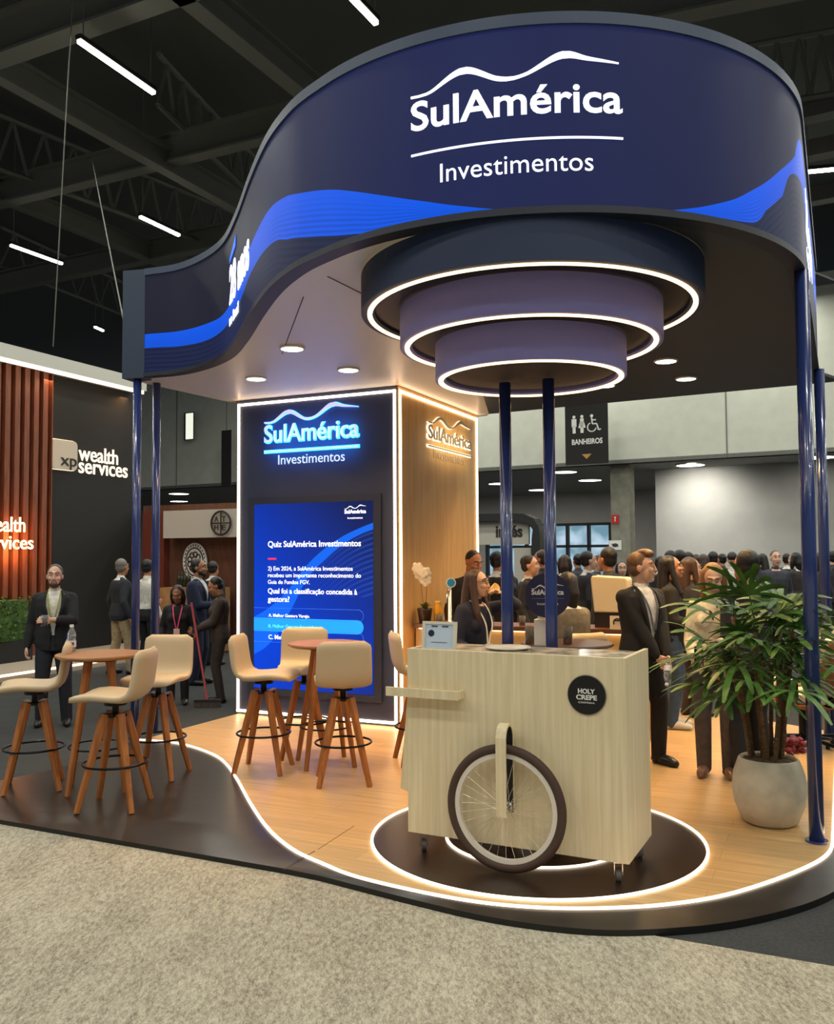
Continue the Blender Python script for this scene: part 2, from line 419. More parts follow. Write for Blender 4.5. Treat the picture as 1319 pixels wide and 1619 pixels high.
for k, y in enumerate((205, 265, 335)):
    a = at(1215, y, 9.9 + .0 * k); bq = a + bu * 14
    bm = B(); sweep(bm, [a, bq], rect(.35, .35)); tag(obj('roof_beam', bm, mat('grey_steel', (92, 92, 88), .7)), ['grey steel beam right of the screen, upper of three', 'grey steel beam right of the screen, middle of three', 'grey steel beam right of the screen, lowest of three'][k], 'beam', 'steel beams of the hall ceiling')
# suspended linear lamps
lampm = em('linear_lamp', (255, 246, 226), 14)
def lin_lamp(p, q, z, lab, power=0):
    a, b_ = at(*p, z), at(*q, z); d = b_ - a
    e = empty('linear_lamp', (a + b_) / 2, math.atan2(d.y, d.x), lab, 'lamp', 'long lamps under the hall ceiling'); L = d.length
    bm = B(); box(bm, (0, 0, 0), (L, .07, .05)); obj('diffuser', bm, lampm, e)
    bm = B(); box(bm, (0, 0, .06), (L + .04, .1, .07)); obj('housing', bm, mat('lamp_housing', (30, 30, 30), .6), e)
    for sx in (-.45, .45):
        bm = B(); cyl(bm, (sx * L, 0, .09), (sx * L, 0, 11.97 - z), .01, n=6); obj('suspension_cable', bm, BEAM, e)
    return e
for p, q, lab in (((125, 65), (243, 147), 'long bright strip lamp hanging at the upper left'), ((17, 388), (98, 417), 'strip lamp hanging at the left picture edge'),
                  ((222, 343), (283, 372), 'short strip lamp just left of the rising screen edge'), ((555, -5), (595, 37), 'strip lamp cut by the top of the picture'),
                  ((150, 517), (163, 523), 'tiny far strip lamp above the white booth canopy'), ((1276, 272), (1340, 266), 'strip lamp between the grey beams right of the screen')):
    lin_lamp(p, q, 9.0, lab)
# lamp grid without fixtures: hall lamps, plus far rows added to brighten the back wall
for ix in range(-3, 4):
    for iy in range(-2, 6):
        p = Vector((0, 4, 8.95)) + U * (ix * 4.6) + V * (iy * 4.6)
        o = area('hall_lamp_fill', p, 1.5, 105, (250, 250, 238), p - Z, .12)
# long thin suspension cables down to the canopy and booth
for (p, q, lab) in (((111, 66, 9.0), (84, 548, 4.9), 'thin steel cable hanging to the white booth canopy'), ((143, 240, 9.5), (196, 510, 4.35), 'thin steel cable running down to the left end of the canopy')):
    a = at(p[0], p[1], p[2]); bq = dep(q[0], q[1], a.y if q[2] > 4.5 else 9.2)
    if q[2] > 4.5: bq = dep(q[0], q[1], 13.5)
    bm = B(); cyl(bm, a + (a - bq) * .12, bq, .008, n=6); tag(obj('steel_cable', bm, BEAM), lab, 'cable')
# ------------------------------------------------------------------ booth on the left
PL0 = at(0, 1067.5, .1); PL1 = at(173, 1041.5, .1); pd = (PL1 - PL0).normalized(); pn = Vector((-pd.y, pd.x, 0))   # along / into the booth
def pb(s, t, z): return PL0 + pd * s + pn * t + Z * (z - .1)
def pbox(bm, s0, s1, t0, t1, z0, z1): return box(bm, ((s0 + s1) / 2, (t0 + t1) / 2, (z0 + z1) / 2), (s1 - s0, t1 - t0, z1 - z0), frame3(pb(0, 0, 0), pd, pn, Z))
def ps(px, py, t):
    d = ray(px, py); k = (pb(0, t, 0) - CO).dot(pn) / d.dot(pn); p = CO + d * k - pb(0, t, 0); return p.dot(pd), p.z
sR = ps(209, 800, 1.6)[0]; sM = ps(75, 800, 1.6)[0]; BT = 1.22; sE = ps(232, 610, BT)[0]; BZ = ps(110, 595, BT)[1]; BZ1 = ps(60, 556, BT)[1]
bt = empty('exhibition_booth', pb(0, 0, 0), 0, 'dark neighbouring booth with wood slats, black wall and white canopy', 'booth')
def bpart(name, bm, m, smooth=False):
    o = obj(name, bm, m, bt, smooth); o.matrix_parent_inverse = Matrix.Translation(-Vector(bt.location)); return o
bm = B(); pbox(bm, -4, sR + .3, 0, 4, 0, .1); bpart('booth_platform', bm, mat('booth_deck', (176, 164, 148), .5))
bm = B(); pbox(bm, sM, sR, 1.6, 1.75, .1, BZ + .05); bpart('black_wall', bm, mat('booth_black', (27, 27, 27), .7))
bm = B(); pbox(bm, -4, sM, 1.66, 1.75, .1, BZ + .05)
k = -4
while k < sM: pbox(bm, k, min(k + .1, sM), 1.5, 1.66, .1, BZ + .05); k += .19
bpart('slat_wall', bm, mat('slat_wood', (120, 66, 44), .5, var=.15, scale=8, stretch=(4, 4, .4)))
bm = B(); pbox(bm, -4, sE, BT, 2.6, BZ + .06, BZ1); bpart('booth_canopy', bm, mat('booth_white', (205, 203, 194), .7))
bm = B(); pbox(bm, -4, sE - .05, BT + .02, BT + .06, BZ, BZ + .06); bpart('led_strip', bm, LEDW)
bm = B(); pbox(bm, -4, sR, -.02, .0, .07, .1); bpart('led_strip', bm, LEDW)
for k in range(3):
    p = pb(sM - 2 + k * 1.9, BT + .15, BZ - .08); area('booth_light', p, .2, 7, (255, 190, 120), pb(sM - 2 + k * 1.9, 1.6, 2.5), 1.6)
def booth_text(body, px0, px1, py, hpx, m, t=1.57, bold=.02, depth=.04):
    s0, z0 = ps(px0, py, t); s1, z1 = ps(px1, py, t); k = (z0 - ps(px0, py + hpx, t)[1])
    bm = text_bm(body, s1 - s0, None if hpx is None else k, depth, bold)
    xf(bm, frame3(pb(s0, t, z1), pd, Z, -pn)); return bm
letm = em('sign_letter', (255, 236, 208), 1.0); letw = em('sign_letter_warm', (255, 222, 180), 1.5)
sg = empty('wall_sign', pb(*[ps(140, 740, 1.55)[0], 1.55, ps(140, 740, 1.55)[1]]), 0, 'lit logo square and words wealth services on the black booth wall', 'sign')
def sgp(name, bm, m, e=sg): o = obj(name, bm, m, e); o.matrix_parent_inverse = Matrix.Translation(-Vector(e.location)); return o
s0, z0 = ps(125, 722, 1.55); s1, _ = ps(189, 722, 1.55)
for word, xa, xb, yb, hp in (('wealth', 126, 188, 727, 24), ('services', 126, 203, 752, 18)):
    a, za = ps(xa, yb - (0 if word == 'wealth' else 5), 1.55); c_, zc = ps(xb, yb + 2, 1.55); hh = za - ps(xa, yb + hp, 1.55)[1]
    bm = text_bm(word, c_ - a, hh, .014, .008); xf(bm, frame3(pb(a, 1.58, za), pd, Z, -pn)); sgp('lettering', bm, letm)
a, za = ps(80, 740, 1.55); c_, zc = ps(121, 740, 1.55); hh = ps(80, 693, 1.55)[1] - za
def rrect(w_, h_, r, n=5):
    out = []
    for cx, cy, a0 in ((w_ - r, r, -PI / 2), (w_ - r, h_ - r, 0), (r, h_ - r, PI / 2), (r, r, PI)):
        for i in range(n + 1): t = a0 + PI / 2 * i / n; out.append((cx + r * math.cos(t), cy + r * math.sin(t)))
    return out
bm = prism(B(), rrect(c_ - a, hh, .08), 0, .05); xf(bm, frame3(pb(a, 1.58, za), pd, Z, -pn)); sgp('logo_square', bm, mat('logo_beige', (208, 196, 178), .6))
bm = prism(B(), [(x_ - .008, y_ - .012) for x_, y_ in rrect(c_ - a + .016, hh + .024, .09)], 0, .025); xf(bm, frame3(pb(a, 1.59, za), pd, Z, -pn)); sgp('logo_glow', bm, letm)
bm = text_bm('xp', (c_ - a) * .62, hh * .26, .02, .0); xf(bm, frame3(pb(a + (c_ - a) * .34, 1.535, za + hh * .14), pd, Z, -pn)); sgp('lettering', bm, mat('logo_ink', (40, 32, 26), .6))
sg2 = empty('wall_sign', pb(*[ps(20, 870, 1.45)[0], 1.45, ps(20, 870, 1.45)[1]]), 0, 'glowing words wealth services on the wood slats at the left edge', 'sign')
for word, xb, yb, hp, wd in (('wealth', 42, 841, 20, 1.0), ('services', 55, 868, 17, 1.25)):
    c_, zc = ps(xb, yb, 1.45); hh = ps(xb, yb - hp, 1.45)[1] - zc; hh *= 1.15
    L = wd * hh * 3.4 if word == 'wealth' else hh * 5.2
    bm = text_bm(word, L, hh, .014, .006); xf(bm, frame3(pb(c_ - L, 1.49, zc), pd, Z, -pn)); sgp('lettering', bm, letw, sg2)
p = pb(ps(25, 860, 1.2)[0], 1.25, ps(25, 860, 1.2)[1]); area('sign_glow', p, .8, 14, (255, 170, 90), p + pn, .5)
# hedge in a black planter
hg = empty('hedge_planter', pb(0, 1.05, .1), 0, 'low green hedge in a long black planter before the slat wall', 'plant')
sH = ps(52, 1000, 1.05)[0]
bm = B(); pbox(bm, -3, sH, 1.05, 1.46, .1, .42); o = obj('planter', bm, mat('planter_black', (30, 30, 30), .6), hg); o.matrix_parent_inverse = Matrix.Translation(-Vector(hg.location))
bm = B(); Fp = frame3(pb(0, 0, 0), pd, pn, Z)
for i in range(2600):
    a = random.uniform(-2.0, sH); t = random.choice((random.uniform(1.03, 1.1), random.uniform(1.05, 1.45))); z_ = random.uniform(.42, 1.1)
    c0 = Vector((a, t, z_)); d1 = Vector((random.gauss(0, 1), random.gauss(-.6, .6), random.gauss(0, .8))).normalized(); d2 = d1.cross(Vector((random.gauss(0, 1), random.gauss(0, 1), random.gauss(0, 1)))).normalized()
    L = random.uniform(.04, .07)
    bm.faces.new([bm.verts.new(Fp @ q) for q in (c0, c0 + d1 * L * .5 + d2 * L * .35, c0 + d1 * L, c0 + d1 * L * .5 - d2 * L * .35)])
pbox(bm, -2.0, sH - .03, 1.12, 1.44, .42, 1.04)
o = obj('foliage', bm, mat('hedge_leaf', (70, 98, 44), .6, var=.35, scale=14), hg); o.matrix_parent_inverse = Matrix.Translation(-Vector(hg.location)); o['kind'] = 'stuff'
# ------------------------------------------------------------------ coffee booth farther back on the left
CB = dep(258, 850, 17.0); 
def cb(px, py, Y=17.0): return dep(px, py, Y)
def slab(name, px0, py0, px1, py1, Y, th, m, parent=None, rz=ANG):
    """solid upright panel facing us along the stand axes; corners given where they are seen"""
    a = dep(px0, py1, Y); d = ray(px1, py1); k = (a - CO).dot(V) / d.dot(V); b2 = CO + d * k
    ztop = dep(px0, py0, Y).z; L = (b2 - a).length
    bm = B(); box(bm, (L / 2, th / 2, (ztop - a.z) / 2), (L, th, ztop - a.z)); xf(bm, frame3(a, U, V, Z))
    o = obj(name, bm, m, parent)
    if parent: o.matrix_parent_inverse = Matrix.Translation(-Vector(parent.location))
    return o, a, L, ztop - a.z
cbE = empty('coffee_booth', dep(300, 1040, 17.0), 0, 'brown wood panelled booth with white header and round emblem', 'booth'); cbE.location.z = 0
base = at(225, 1025, 0)
WOODD = mat('dark_panel_wood', (96, 62, 46), .5, var=.12, scale=6, stretch=(4, 4, .5))
o, a, L, h = slab('back_panel', 225, 800, 430, 1027, 17.2, .2, WOODD, cbE)
o, a, L, h = slab('red_panel', 224, 812, 258, 1026, 17.0, .15, mat('red_wood', (110, 52, 38), .5), cbE)
o, a, L, h = slab('header', 258, 808, 430, 851, 16.6, .3, mat('header_white', (196, 190, 178), .7), cbE)
def onp(px, py, q):
    d = ray(px, py); return CO + d * ((q - CO).dot(V) / d.dot(V))
bpan = dep(224, 1027, 17.2); bhead = dep(258, 851, 16.6)
em1 = onp(352, 827, bhead); R_ = 18 / FPX * 16.5
INK = mat('emblem_ink', (52, 44, 40), .7)
ca = frame3(em1 - V * .05, U, Z, -V)
bm = B(); tube(bm, [ca @ p for p in ring_pts((0, 0, 0), R_, 40)], .02, 6, True, up=V)
for aa in (0, PI / 2): cyl(bm, ca @ Vector((-R_ * math.cos(aa), -R_ * math.sin(aa), 0)), ca @ Vector((R_ * math.cos(aa), R_ * math.sin(aa), 0)), .014, n=6)
for tx, x_, y_ in (('A', -.65, .12), ('T', .12, .12), ('H', -.65, -.6), ('E', .12, -.6)):
    t_ = text_bm(tx, R_ * .4, R_ * .45, .01, .02); xf(t_, ca @ Matrix.Translation((x_ * R_, y_ * R_, 0)))
    me = bpy.data.meshes.new('x'); t_.to_mesh(me); t_.free(); bm.from_mesh(me)
o = obj('emblem', bm, INK, cbE); o.matrix_parent_inverse = Matrix.Translation(-Vector(cbE.location))
em2 = onp(311, 888, bpan); R_ = 0.27
ca = frame3(em2 - V * .03, U, Z, -V)
bm = B(); cyl(bm, ca @ Vector((0, 0, 0)), ca @ Vector((0, 0, .03)), R_ * 1.02, n=40); xf(bm, Matrix.Translation(em2) @ Matrix.Diagonal((1, 1, 1.28, 1)) @ Matrix.Translation(-em2))
o = obj('round_emblem', bm, mat('emblem_white', (226, 226, 222), .5), cbE); o.matrix_parent_inverse = Matrix.Translation(-Vector(cbE.location)); o['label'] = 'white round emblem with dark ornament'
bm = B(); tube(bm, [ca @ (Vector((p.x, p.y * 1.28, .035))) for p in ring_pts((0, 0, 0), R_ * .74, 40)], .012, 6, True, up=V)
for i in range(9):
    t = i * 2 * PI / 9; q = Vector((.42 * R_ * math.cos(t), .5 * R_ * math.sin(t), .035)); tube(bm, [ca @ (q + p * 1.0) for p in ring_pts((0, 0, 0), R_ * .17, 12)], .014, 5, True, up=V)
for i in range(26):
    t = i * 2 * PI / 26; q = Vector((.88 * R_ * math.cos(t), 1.13 * R_ * math.sin(t), .033)); ell(bm, ca @ q, (.012, .012, .018), u=6, v=5)
o = obj('emblem_ornament', bm, INK, cbE); o.matrix_parent_inverse = Matrix.Translation(-Vector(cbE.location))
o, a, L, h = slab('counter', 252, 929, 330, 1030, 16.0, .6, mat('counter_wood', (172, 128, 84), .5, var=.1, scale=6), cbE)
for k, (px, lab) in enumerate(((268, 'leftmost'), (274, 'second'), (280, 'third'), (287, 'rightmost'))):
    p = a + U * ((px - 252) / FPX * 16) + V * .3 + Z * h
    bm = lathe(B(), [(0, 0), (.04, 0), (.042, .15), (.03, .19), (.013, .22), (.014, .29), (0, .29)], 12)
    o = obj('bottle', bm, mat('dark_glass', (38, 44, 30), .15), smooth=True); o.location = p
    tag(o, lab + ' of four dark bottles on the wooden counter of the coffee booth', 'bottle', 'bottles on the coffee booth counter')
# lit sign box and dark banner on the far wall
e, s = wall_sign('light_panel', 299, 674, 21, 44, -.35, mat('window_black', (24, 26, 28), .5), 'small upright lit panel in a black frame on the far wall', 'lamp')
bm = B(); box(bm, (1.5 * s, -.02, 0), (15 * s, .02, 41 * s)); obj('diffuser', bm, em('panel_light', (238, 240, 222), .9), e)
e, s = wall_sign('dark_banner', 358, 725, 20, 90, -1.2, mat('banner_brown', (44, 38, 36), .8), 'narrow dark banner hanging just left of the display tower', 'banner')
bm = B(); cyl(bm, (0, 0, 44 * s), (0, 0, 11.95 - e.location.z), .01, n=6); obj('cord', bm, mat('cord_dark', (30, 30, 30), .8), e)
# grey arch booth behind the middle posts
ab = empty('arch_booth', dep(810, 960, 24.0), 0, 'black rounded arch booth with white panel behind the blue posts', 'booth'); ab.location.z = 0
def abp(name, bm, m): o = obj(name, bm, m, ab); o.matrix_parent_inverse = Matrix.Translation(-Vector(ab.location)); return o
a = dep(766, 890, 24.0); k24 = 24.0 / FPX
F0 = frame3(Vector((a.x, a.y, 0)), U, V, Z); zt = dep(820, 812, 24).z; ww = 92 * k24
bm = B(); sweep(bm, [F0 @ Vector(q) for q in [(0, 0, zt), (ww * .55, 0, zt), (ww * .8, 0, zt - .05), (ww * .95, 0, zt - .22), (ww, 0, zt - .55), (ww, 0, 0)]], rect(.5, .22, 0, -.22), up=V.cross(Z)) if False else None
path = [Vector(q) for q in [(-.5, 0, zt), (ww * .5, 0, zt), (ww * .72, 0, zt - .03), (ww * .88, 0, zt - .15), (ww * .97, 0, zt - .36), (ww, 0, zt - .65), (ww, 0, 0.02)]]
inner = [Vector(q) for q in [(-.5, 0, zt - .2), (ww * .5, 0, zt - .2), (ww * .68, 0, zt - .23), (ww * .8, 0, zt - .3), (ww * .87, 0, zt - .45), (ww - .24, 0, zt - .7), (ww - .24, 0, 0.02)]]
bm = poly_bm([(p.x, p.z) for p in path], [(p.x, p.z) for p in inner], .6); xf(bm, F0 @ frame3((0, .6, 0), (1, 0, 0), (0, 0, 1), (0, -1, 0))); abp('arch', bm, mat('arch_black', (30, 30, 30), .5))
bm = B(); box(bm, (ww * .3, .3, zt - .52), (ww * .9, .1, .62)); box(bm, (ww * .62, .35, (zt - .9) / 2), (ww * .3, .1, zt - .95)); xf(bm, F0); abp('white_panel', bm, mat('header_white', (196, 190, 178), .7))
bm = text_bm('invés', .75, .3, .02, .03); xf(bm, F0 @ frame3((.25, .25, zt - .62), (1, 0, 0), (0, 0, 1), (0, -1, 0))); abp('lettering', bm, INK)
# ================================================================== the stand: platform
NAVY = mat('navy_panel', (34, 40, 58), .45)
DECKW = None
def wood_mat(name, c0, c1, plank=.18, rough=.35, rot=ANG, scale=1.0, grain=(1.2, 22, 22)):
    m = bpy.data.materials.new(name); m.use_nodes = True; nt = m.node_tree; b = nt.nodes['Principled BSDF']
    b.inputs['Roughness'].default_value = rough
    tc = nt.nodes.new('ShaderNodeTexCoord'); mp = nt.nodes.new('ShaderNodeMapping'); mp.inputs['Rotation'].default_value = (0, 0, -rot)
    nt.links.new(tc.outputs['Object'], mp.inputs[0])
    m2 = nt.nodes.new('ShaderNodeMapping'); m2.inputs['Scale'].default_value = grain; nt.links.new(mp.outputs[0], m2.inputs[0])
    n = nt.nodes.new('ShaderNodeTexNoise'); n.inputs['Scale'].default_value = 1.6 * scale; n.inputs['Detail'].default_value = 6; n.inputs['Roughness'].default_value = .6
    nt.links.new(m2.outputs[0], n.inputs['Vector'])
    r = nt.nodes.new('ShaderNodeValToRGB'); r.color_ramp.elements[0].position = .32; r.color_ramp.elements[1].position = .68
    r.color_ramp.elements[0].color = lin(c0); r.color_ramp.elements[1].color = lin(c1); nt.links.new(n.outputs['Fac'], r.inputs[0])
    if plank:
        br = nt.nodes.new('ShaderNodeTexBrick'); br.inputs['Scale'].default_value = 1; br.inputs['Mortar Size'].default_value = .0012; br.inputs['Brick Width'].default_value = 1.2; br.inputs['Row Height'].default_value = plank
        br.inputs['Color1'].default_value = (1, 1, 1, 1); br.inputs['Color2'].default_value = (.86, .86, .86, 1); br.inputs['Mortar'].default_value = (.55, .55, .55, 1)
        nt.links.new(mp.outputs[0], br.inputs['Vector'])
        mx = nt.nodes.new('ShaderNodeMix'); mx.data_type = 'RGBA'; mx.blend_type = 'MULTIPLY'; mx.inputs[0].default_value = 1
        nt.links.new(r.outputs[0], mx.inputs[6]); nt.links.new(br.outputs['Color'], mx.inputs[7]); nt.links.new(mx.outputs[2], b.inputs['Base Color'])
    else: nt.links.new(r.outputs[0], b.inputs['Base Color'])
    return m
DECK = wood_mat('deck_wood', (200, 158, 104), (224, 186, 130), .16, .36)
DARKD = mat('dark_deck', (44, 38, 34), .29, var=.12, scale=3, stretch=(1, 4, 1))
# S-curve shared by the deck's LED line and the canopy's curved screen
CC = Vector((0.775, 5.95, 0)); RR = 1.70
spath = [(-2.50, 8.12), (-2.16, 7.98), (-1.86, 7.70), (-1.60, 7.32), (-1.37, 6.75), (-1.12, 6.02), (-.91, 5.47), (-.71, 5.09), (-.54, 4.87)]
arc = [(CC.x + RR * math.cos(math.radians(a)), CC.y + RR * math.sin(math.radians(a))) for a in range(220, 336, 5)]
tend = Vector(arc[-1] + (0,)) ; 
RDIR = Vector((math.sin(math.radians(25.5)), math.cos(math.radians(25.5)), 0))
SP = smooth_path([Vector(p + (0,)) for p in spath + arc], 120)
SLEN = arclen(SP)[-1]
RSIDE = [tend + RDIR * k * .4 for k in range(1, 9)]           # straight right-hand side
def side_n(P, i):
    a = P[max(0, i - 1)]; b_ = P[min(len(P) - 1, i + 1)]; t = (b_ - a).normalized(); return Vector((t.y, -t.x, 0))   # outward
dpts = spath[:-1] + [(-.52, 4.86), (-.33, 4.665), (-.01, 4.455), (.29, 4.31), (.58, 4.24), (.87, 4.232), (1.18, 4.275), (1.52, 4.405), (1.96, 4.70), (2.25, 4.98), (2.45, 5.36)]
DP = smooth_path([Vector(p + (0,)) for p in dpts], 130)
RSIDE = [DP[-1] + RDIR * k * .4 for k in range(1, 9)]
LEDP = DP + RSIDE
pf = empty('platform', (0, 0, 0), 0, 'raised stand platform with wood deck, dark curved deck and glowing edge lines', 'platform')
TOPQ = [at(277, 1155, FZ), at(363, 1132, FZ)]
backp = [RSIDE[-1], RSIDE[-1] - U * 1.0 + V * .6, Vector((.9, 11.2, 0)), Vector((-1.0, 11.4, 0)), TOPQ[1] - V * 0 , TOPQ[0]]
wp = [Vector((p.x, p.y, 0)) for p in LEDP + backp]
bm = prism(B(), wp, .02, FZ); obj('wood_deck', bm, DECK, pf)
# dark deck: pairs of (LED line, outer edge)
eL = [Vector(p + (0,)) * .977 for p in ((-2.62, 8.25), (-2.84, 7.36), (-3.25, 6.76), (-3.75, 6.15), (-3.35, 6.20))]
fr0, fr1 = Vector((-2.687, 5.794, 0)), Vector((-.743, 4.875, 0))
frd = (fr1 - fr0).normalized(); frn = Vector((-frd.y, frd.x, 0))
# outer point for every point of the LED line: across to the straight front edge on the left, a short step out on the right
LP = resample(DP, 200); LN = [side_n(LP, i) for i in range(len(LP))]
iswap = min(range(60, len(LP)), key=lambda i: (LP[i] - Vector((-.255, 4.60, 0))).length)
qsw = Vector((-.30, 4.605, 0))
fr1b = fr1
left_outer = resample(smooth_path(eL[:3], 14) + [Vector((-3.62, 6.34, 0)) * .977] + [fr0.lerp(fr1b, k / 30) for k in range(31)] + [Vector((-.52, 4.755, 0)), Vector((-.30, 4.605, 0))], iswap + 1)
s_l = arclen(LP)[iswap]
pairs = [(LP[i], left_outer[i]) for i in range(iswap)]
ro_pts = [qsw] + [Vector(p + (0,)) for p in ((.0, 4.405), (.28, 4.235), (.57, 4.115), (.84, 4.06), (1.12, 4.075), (1.43, 4.145), (1.79, 4.31), (2.08, 4.52), (2.36, 4.82), (2.55, 5.18))]
ro_pts += [ro_pts[-1] + RDIR * k * .8 for k in range(1, 5)]
right_led = LP[iswap:] + RSIDE
pairs += list(zip(resample(right_led, 140), resample(smooth_path(ro_pts, 200), 140)))
bm = B(); rows = []
fr_ = [0, .15, .3, .45, .6, .7, .8, .9, 1]
for i, (L_, O_) in enumerate(pairs):
    row = []; D = (L_ - O_).length
    wgt = 1.0 if i >= iswap else min(1, max(0, 1 - ((O_ - fr0).dot(frn) - .02) / .15))
    for f in fr_:
        p = L_.lerp(O_, f); k = min(1, (1 - f) * D / min(.45, max(.05, D))); k = 1 - (1 - k) * wgt
        row.append(bm.verts.new((p.x, p.y, .035 + (FZ - .035) * k - .001)))
    rows.append(row)
for a, b_ in zip(rows, rows[1:]):
    for i in range(len(fr_) - 1): bm.faces.new((a[i], a[i + 1], b_[i + 1], b_[i]))
KZ = [r[-1].co.z for r in rows]
obj('dark_deck', bm, DARKD, pf, True)
bm = B(); pa = None
for (L_, O_), zt_ in zip(pairs, KZ):
    q = (bm.verts.new((O_.x, O_.y, .0)), bm.verts.new((O_.x, O_.y, zt_)))
    if pa: bm.faces.new((pa[0], q[0], q[1], pa[1]))
    pa = q
obj('kick_edge', bm, mat('kick_black', (16, 16, 17), .4), pf)
o = obj('led_strip', sweep(B(), [p + Z * (FZ - .002) for p in [Vector((-2.62, 8.17, 0))] + LEDP], rect(.015, .010)), LEDW, pf)
# thin dark seam across the dark deck and the wood
a, b_ = at(447, 1378, FZ - .018), at(498, 1346, FZ); sm0 = B(); sweep(sm0, [a + Z * .003, a.lerp(b_, .5) + Z * .006, b_ + Z * .0], rect(.005, .002)); sweep(sm0, [at(503, 1343, FZ), at(560, 1306, FZ)], rect(.003, .0012)); obj('deck_seam', sm0, mat('seam_dark', (24, 20, 18), .6), pf)
# round inlay under the cart
DC = Vector((.68, 5.28, 0)); DR = .954
bm = B(); cyl(bm, DC + Z * (FZ - .004), DC + Z * (FZ + .003), DR, n=96); obj('round_inlay', bm, mat('inlay_dark', (44, 30, 22), .32), pf)
obj('led_ring', sweep(B(), ring_pts(DC + Z * FZ, DR, 96), rect(.015, .010), True), LEDW, pf)
obj('led_ring', sweep(B(), ring_pts(DC + Z * (FZ + .001), .52, 72), rect(.015, .010), True), LEDW, pf)

# ================================================================== canopy with curved screen
cn = empty('canopy', (0, 0, CEIL), 0, 'curved stand canopy carrying the big blue wraparound screen and logo', 'canopy')
def cpart(name, bm, m, smooth=False):
    o = obj(name, bm, m, cn, smooth); o.matrix_parent_inverse = Matrix.Translation((0, 0, -CEIL)); return o
ZT = 4.36
FP = SP + [tend + RDIR * (.2 * k) for k in range(1, 17)]
FP = [Vector((-2.50, 8.12, 0))] + FP[1:]
FN = [side_n(FP, i) for i in range(len(FP))]
FS = arclen(FP)
def fpos(s, z, off=0.0):
    s = min(max(s, 0), FS[-1]); j = 0
    lo, hi = 0, len(FS) - 1
    while hi - lo > 1:
        m_ = (lo + hi) // 2
        if FS[m_] <= s: lo = m_
        else: hi = m_
    k = (s - FS[lo]) / (FS[hi] - FS[lo]); p = FP[lo].lerp(FP[hi], k); n = FN[lo].lerp(FN[hi], k).normalized()
    return Vector((p.x, p.y, z)) + n * off, n
def fhit(px, py):
    """where the sight line of a pixel meets the curved screen: (s, z)"""
    d = ray(px, py); best = None
    for i in range(len(FP) - 1):
        a, b_ = FP[i], FP[i + 1]; e_ = b_ - a
        den = d.x * (-e_.y) + d.y * e_.x
        if abs(den) < 1e-9: continue
        t = (a.x * (-e_.y) + a.y * e_.x) / den; k = (d.x * a.y - d.y * a.x) / den
        k = ((d * t).xy - a.xy).dot(e_.xy) / e_.xy.length_squared
        if -.001 <= k <= 1.001 and t > 0 and (best is None or t < best[0]): best = (t, FS[i] + k * e_.length, CAMH + d.z * t)
    return (best[1], best[2]) if best else None
# screen ribbon with UV: u = length, v = height
Z0, Z1 = CEIL + .036, ZT - .06
bm = B(); uvl = bm.loops.layers.uv.new('uv'); nz = 1
cols = [(bm.verts.new(FP[i] + Z * Z0), bm.verts.new(FP[i] + Z * Z1), FS[i]) for i in range(len(FP))]
inn = [(bm.verts.new(FP[i] - FN[i] * .08 + Z * Z0), bm.verts.new(FP[i] - FN[i] * .08 + Z * Z1)) for i in range(len(FP))]
for (a, b_), (ia, ib) in zip(zip(cols, cols[1:]), zip(inn, inn[1:])):
    f = bm.faces.new((a[0], b_[0], b_[1], a[1])); f.smooth = True
    for l, (u_, v_) in zip(f.loops, ((a[2], 0), (b_[2], 0), (b_[2], 1), (a[2], 1))): l[uvl].uv = (u_ / FS[-1], v_)
    f = bm.faces.new((ia[0], ia[1], ib[1], ib[0])); f.smooth = True
    for l in f.loops: l[uvl].uv = (0, 2)
def curve_node(nt, src, pts):
    c = nt.nodes.new('ShaderNodeFloatCurve'); cv = c.mapping.curves[0]
    pts = sorted(pts); cv.points[0].location = pts[0]; cv.points[-1].location = pts[-1]
    for p in pts[1:-1]: cv.points.new(*p)
    c.mapping.use_clip = False
    for p in cv.points: p.handle_type = 'AUTO'
    c.mapping.update(); nt.links.new(src, c.inputs['Value']); return c.outputs[0]
def mth(nt, op, a, b_=None, c=None):
    n = nt.nodes.new('ShaderNodeMath'); n.operation = op
    for i, v in enumerate((a, b_, c)):
        if v is None: continue
        if isinstance(v, (int, float)): n.inputs[i].default_value = v
        else: nt.links.new(v, n.inputs[i])
    return n.outputs[0]
def mixc(nt, f, a, b_):
    n = nt.nodes.new('ShaderNodeMix'); n.data_type = 'RGBA'
    for i, v in ((0, f), (6, a), (7, b_)):
        if isinstance(v, (int, float)): n.inputs[i].default_value = v
        elif isinstance(v, tuple): n.inputs[i].default_value = v
        else: nt.links.new(v, n.inputs[i])
    return n.outputs[2]
topE = [(235, 528), (286, 523), (329, 511), (350, 500), (371, 463), (394, 395), (411, 356), (426, 331), (443, 316), (477, 305), (520, 300), (562, 303), (605, 309), (668, 318), (740, 327), (790, 331)]
botE = [(235, 550), (286, 547), (329, 537), (354, 520), (380, 475), (400, 425), (426, 388), (456, 378), (498, 374), (562, 370), (605, 365), (668, 350), (740, 338), (790, 331.5)]
topR = [(1060, 332.5), (1135, 322), (1193, 299), (1239, 265), (1262, 240)]
botR = [(1060, 333), (1135, 344), (1187, 352), (1210, 334), (1250, 300), (1262, 288)]
def crv(L, end=None):
    out = []
    for p in L:
        h = fhit(*p)
        if h: out.append((h[0] / FS[-1], max(-.2, min(1.2, (h[1] - Z0) / (Z1 - Z0)))))
    return out
cT, cB, rT, rB = crv(topE), crv(botE), crv(topR[:-1]), crv(botR[:-2])
